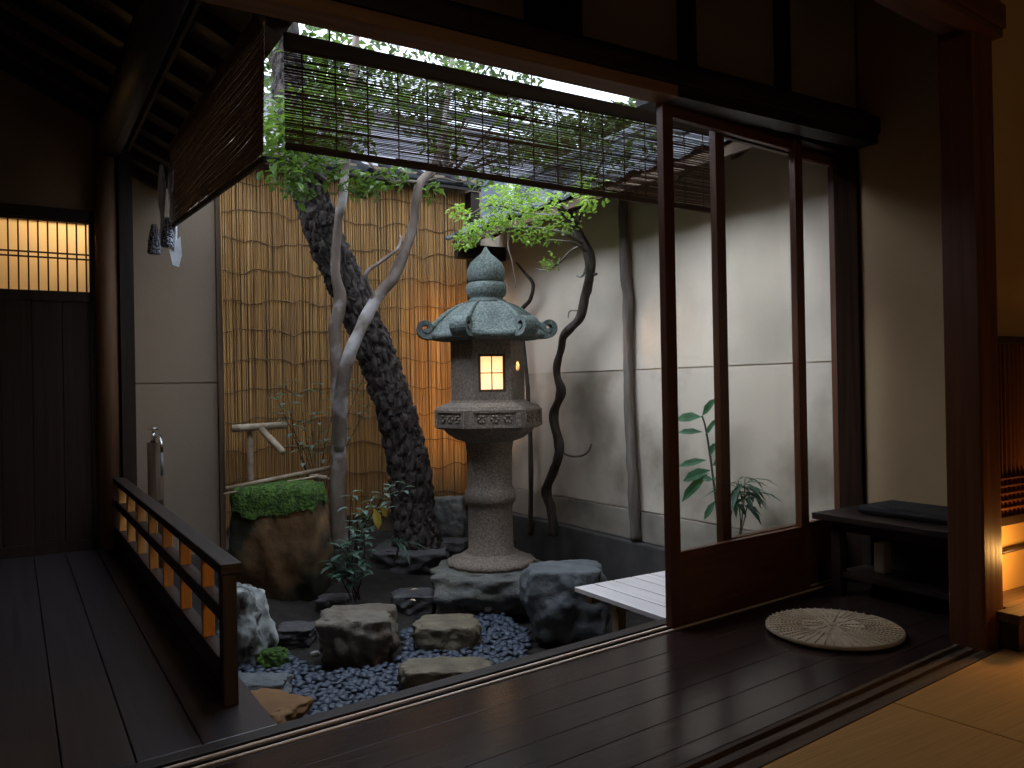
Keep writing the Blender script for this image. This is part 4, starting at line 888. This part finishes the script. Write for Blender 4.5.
# small plants
def stem_plant(name, label, cat, base, tips, mats, L, w, per, seed, droop=.4, rs=.004, whorl=.5):
    t = empty(name, base, label, cat); rng = random.Random(seed); mb = MB(); lf = MB()
    for tip in tips:
        b = Vector(base) + Vector((rng.uniform(-.03,.03), rng.uniform(-.03,.03), 0)); tip = Vector(tip); mid = b*.5+tip*.5 + Vector((rng.uniform(-.03,.03), rng.uniform(-.03,.03), .03))
        q = spline([b, mid, tip], 6); mb.tube(q, lerpl([rs, rs*.5], len(q)), 6)
        for j in range(per):
            tt = 1 - whorl*(j/per)**1.3; i = min(int(tt*(len(q)-1)), len(q)-1); a = j*2.4+rng.uniform(-.4,.4)
            d = Vector((math.cos(a), math.sin(a), rng.uniform(-.1,.55))); lf.leaf(q[i], d, (0,0,1), L*rng.uniform(.75,1.2), w*rng.uniform(.8,1.2), droop)
    mb.build('stem', M['vine_bark'], t, smooth=True); o = lf.build('leaves', mats, t); return t
def pY(l): return [atY(x, y, Y) for x, y, Y in l]
stem_plant('leafy_shrub', 'low glossy green shrub at the right foot of the mossy basin', 'shrub', atY(355,600,4.3), pY([(330,560,4.3),(340,545,4.25),(352,552,4.3),(365,540,4.3),(345,570,4.2),(335,575,4.25),(360,565,4.2),(348,540,4.35)]), M['leaf_dark'], .085, .032, 9, 3)
sh = stem_plant('leafy_shrub', 'upright shrub with a yellow leaf between basin and pine trunk', 'shrub', atY(352,575,4.5), pY([(385,490,4.5),(372,497,4.5),(365,508,4.5),(395,482,4.5),(358,520,4.5),(380,505,4.45),(405,487,4.5),(352,492,4.6),(362,530,4.45)]), M['leaf_pale'], .08, .028, 8, 5)
mb = MB(); mb.leaf(atY(374,508,4.44), Vector((.2,-.1,-1)), (0,-1,.2), .13, .055, .1); mb.leaf(atY(380,505,4.44), Vector((.5,-.1,-.9)), (0,-1,.2), .09, .035, .1); mb.build('yellow_leaf', M['leaf_yellow'], sh)
stem_plant('airy_shrub', 'airy shrub with pale bluish leaves in front of the reed screen', 'shrub', atY(318,500,5.0), pY([(285,380,5.1),(300,392,5.1),(320,378,5.1),(345,382,5.1),(362,380,5.1),(280,410,5.1),(310,415,5.1),(335,405,5.1),(325,440,5.05),(300,445,5.05),(370,402,5.1),(275,395,5.1)]), M['leaf_pale'], .085, .030, 8, 8, rs=.003, whorl=.4)
fn = stem_plant('spider_fern', 'small arching grassy plant at the edge of the dark flat stone', 'fern', atY(397,560,4.55), pY([(396,542,4.55),(398,540,4.55)]), M['leaf_dark'], .17, .016, 7, 12, droop=.9)
bl = empty('tall_plant', atX(722,560,2.95), 'tall single-stemmed plant with large green leaves behind the sliding door glass', 'plant')
q = pxX([(722,575,2.95),(718,520,2.95),(712,470,2.95),(706,430,2.95),(702,416,2.95)]); mb = MB(); mb.tube(q, lerpl([.007,.004], len(q)), 7); mb.build('stem', M['vine_bark'], bl, smooth=True)
lf = MB()
def dirleaf(x0, y0, x1, y1, X, w, up=(0,-.3,1)): a, b = atX(x0,y0,X), atX(x1,y1,X-.03); lf.leaf(a, b-a, up, (b-a).length, w, .15)
for (a_, b_, c_, d_, w) in ((702,417,674,418,.055), (702,416,715,398,.045), (703,432,676,431,.035), (705,436,716,418,.03), (709,455,716,443,.04), (707,460,676,465,.04), (711,470,680,480,.06), (709,473,678,502,.055), (712,478,728,480,.03), (713,480,702,478,.03), (716,500,703,520,.035), (716,500,728,515,.03), (712,466,722,458,.03)): dirleaf(a_, b_, c_, d_, 2.95, w, (-.8,-.5,.5))
lf.build('leaves', M['leaf_big'], bl)
stem_plant('bushy_plant', 'drooping dark-leaved bushy plant against the wall beside the tall plant', 'plant', atX(738,560,2.90), [atX(x,y,2.90) for x,y in ((738,480),(742,485),(745,478),(735,488),(750,492))], M['leaf_dark'], .13, .026, 9, 17, droop=.9, whorl=.35)
# fallen leaves on stones
for i, (x_, y_, zz, lab) in enumerate(((428,542,-.16,'pale fallen leaf on the dark stone at the pine foot'), (416,601,-.285,'yellowish fallen leaf on the thin dark slab'), (411,553,-.215,'small white fallen petal on the wide dark flat stone'), (410,590,-.285,'pale fallen leaf at the back of the thin dark slab'))):
    mb = MB(); c = atZ(x_, y_, zz); mb.leaf(c, Vector((math.cos(i*2), math.sin(i*2), .1)), (0,0,1), .05, .024, .2); o = mb.build('fallen_leaf', M['straw']); tag(o, lab, 'leaf')

# ================================================================== BEYOND THE WALLS
hs = empty('neighbour_house', (4.6,9.5,0), 'pale sided neighbouring house seen through the hanging blind', 'house')
mb = MB(); mb.box((2.2,9.5,-.5), (7.0,9.6,4.35)); mb.build('wall', M['siding'], hs)
mb = MB(); zz = 1.6
while zz < 4.35: mb.box((2.2,9.485,zz), (7.0,9.502,zz+.012)); zz += .14
mb.build('siding_laps', M['gutter'], hs)
mb = MB(); mb.box((5.1,9.47,3.0), (5.85,9.5,3.75)); wf = mb.build('window', M['gutter'], hs); mb = MB(); mb.box((5.15,9.46,3.05), (5.8,9.472,3.7)); mb.build('pane', M['house_glass'], wf)
mb = MB(); mb.hexa([Vector(q) for q in ((2.0,9.1,4.33),(7.2,9.1,4.33),(7.2,11,5.0),(2.0,11,5.0),(2.0,9.1,4.4),(7.2,9.1,4.4),(7.2,11,5.07),(2.0,11,5.07))]); mb.build('roof', M['tile'], hs)
mb = MB(); mb.box((4.75,9.44,-.5), (4.83,9.5,4.3)); mb.build('downpipe', M['gutter'], hs)
def far_tree(label, base, crowns, seed, m='leaf_far'):
    t = empty('garden_tree', base, label, 'tree', 'trees beyond the garden wall'); rng = random.Random(seed); mb = MB(); top = Vector(crowns[0][0])
    q = spline([Vector(base), Vector(base)*.5+top*.5+Vector((.1,0,0)), top], 6); mb.tube(q, lerpl([.08,.03], len(q)), 8, wob=.2)
    for c, R, n_ in crowns: mb.tube([q[-4], Vector(c)], [.02,.008], 6)
    mb.build('trunk', M['vine_bark'], t, smooth=True); mb = MB()
    for c, R, n_ in crowns: leaf_cluster(mb, c, R, n_, .085, .042, rng, .8)
    mb.build('foliage', M[m], t)
far_tree('leafy tree beyond the reed screen, seen through the left part of the blind', (2.2,6.6,-.5), [(atY(325,100,6.6),.4,330), (atY(298,140,6.4),.3,230), (atY(290,80,6.5),.5,430), (atY(360,65,6.6),.45,350), (atY(345,150,6.6),.2,70)], 51)
far_tree('leafy tree beyond the back corner, seen through the middle of the blind', (3.6,7.0,-.5), [(atY(440,80,7.0),.5,380), (atY(480,65,7.0),.45,320), (atY(415,110,6.8),.3,130), (atY(520,95,7.0),.3,150), (atY(550,140,6.8),.35,240), (atY(500,150,6.9),.25,120)], 52)
far_tree('leafy tree beyond the right garden wall, seen at the right of the blind', (3.75,4.4,-.5), [(atY(620,135,4.9),.30,420), (atY(650,145,4.6),.26,380), (atY(590,140,5.0),.30,360), (atY(675,150,4.4),.2,220), (atY(565,150,5.2),.28,260), (atY(640,120,4.8),.22,220), (atY(605,165,4.7),.22,220)], 53)
nr = empty('neighbour_roof', (5.2,5.0,2.4), 'tiled neighbouring roof rising beyond the right garden wall', 'roof')
mb = MB(); mb.hexa([Vector(q) for q in ((4.6,3.2,2.55),(6.8,3.2,3.5),(6.8,5.0,3.5),(4.6,5.0,2.55),(4.6,3.2,2.62),(6.8,3.2,3.57),(6.8,5.0,3.57),(4.6,5.0,2.62))]); mb.build('tiles', M['dark_tile'], nr)
mb = MB(); mb.box((4.9,3.3,-.5), (6.7,4.9,2.66)); mb.build('wall', M['grey_plaster'], nr)
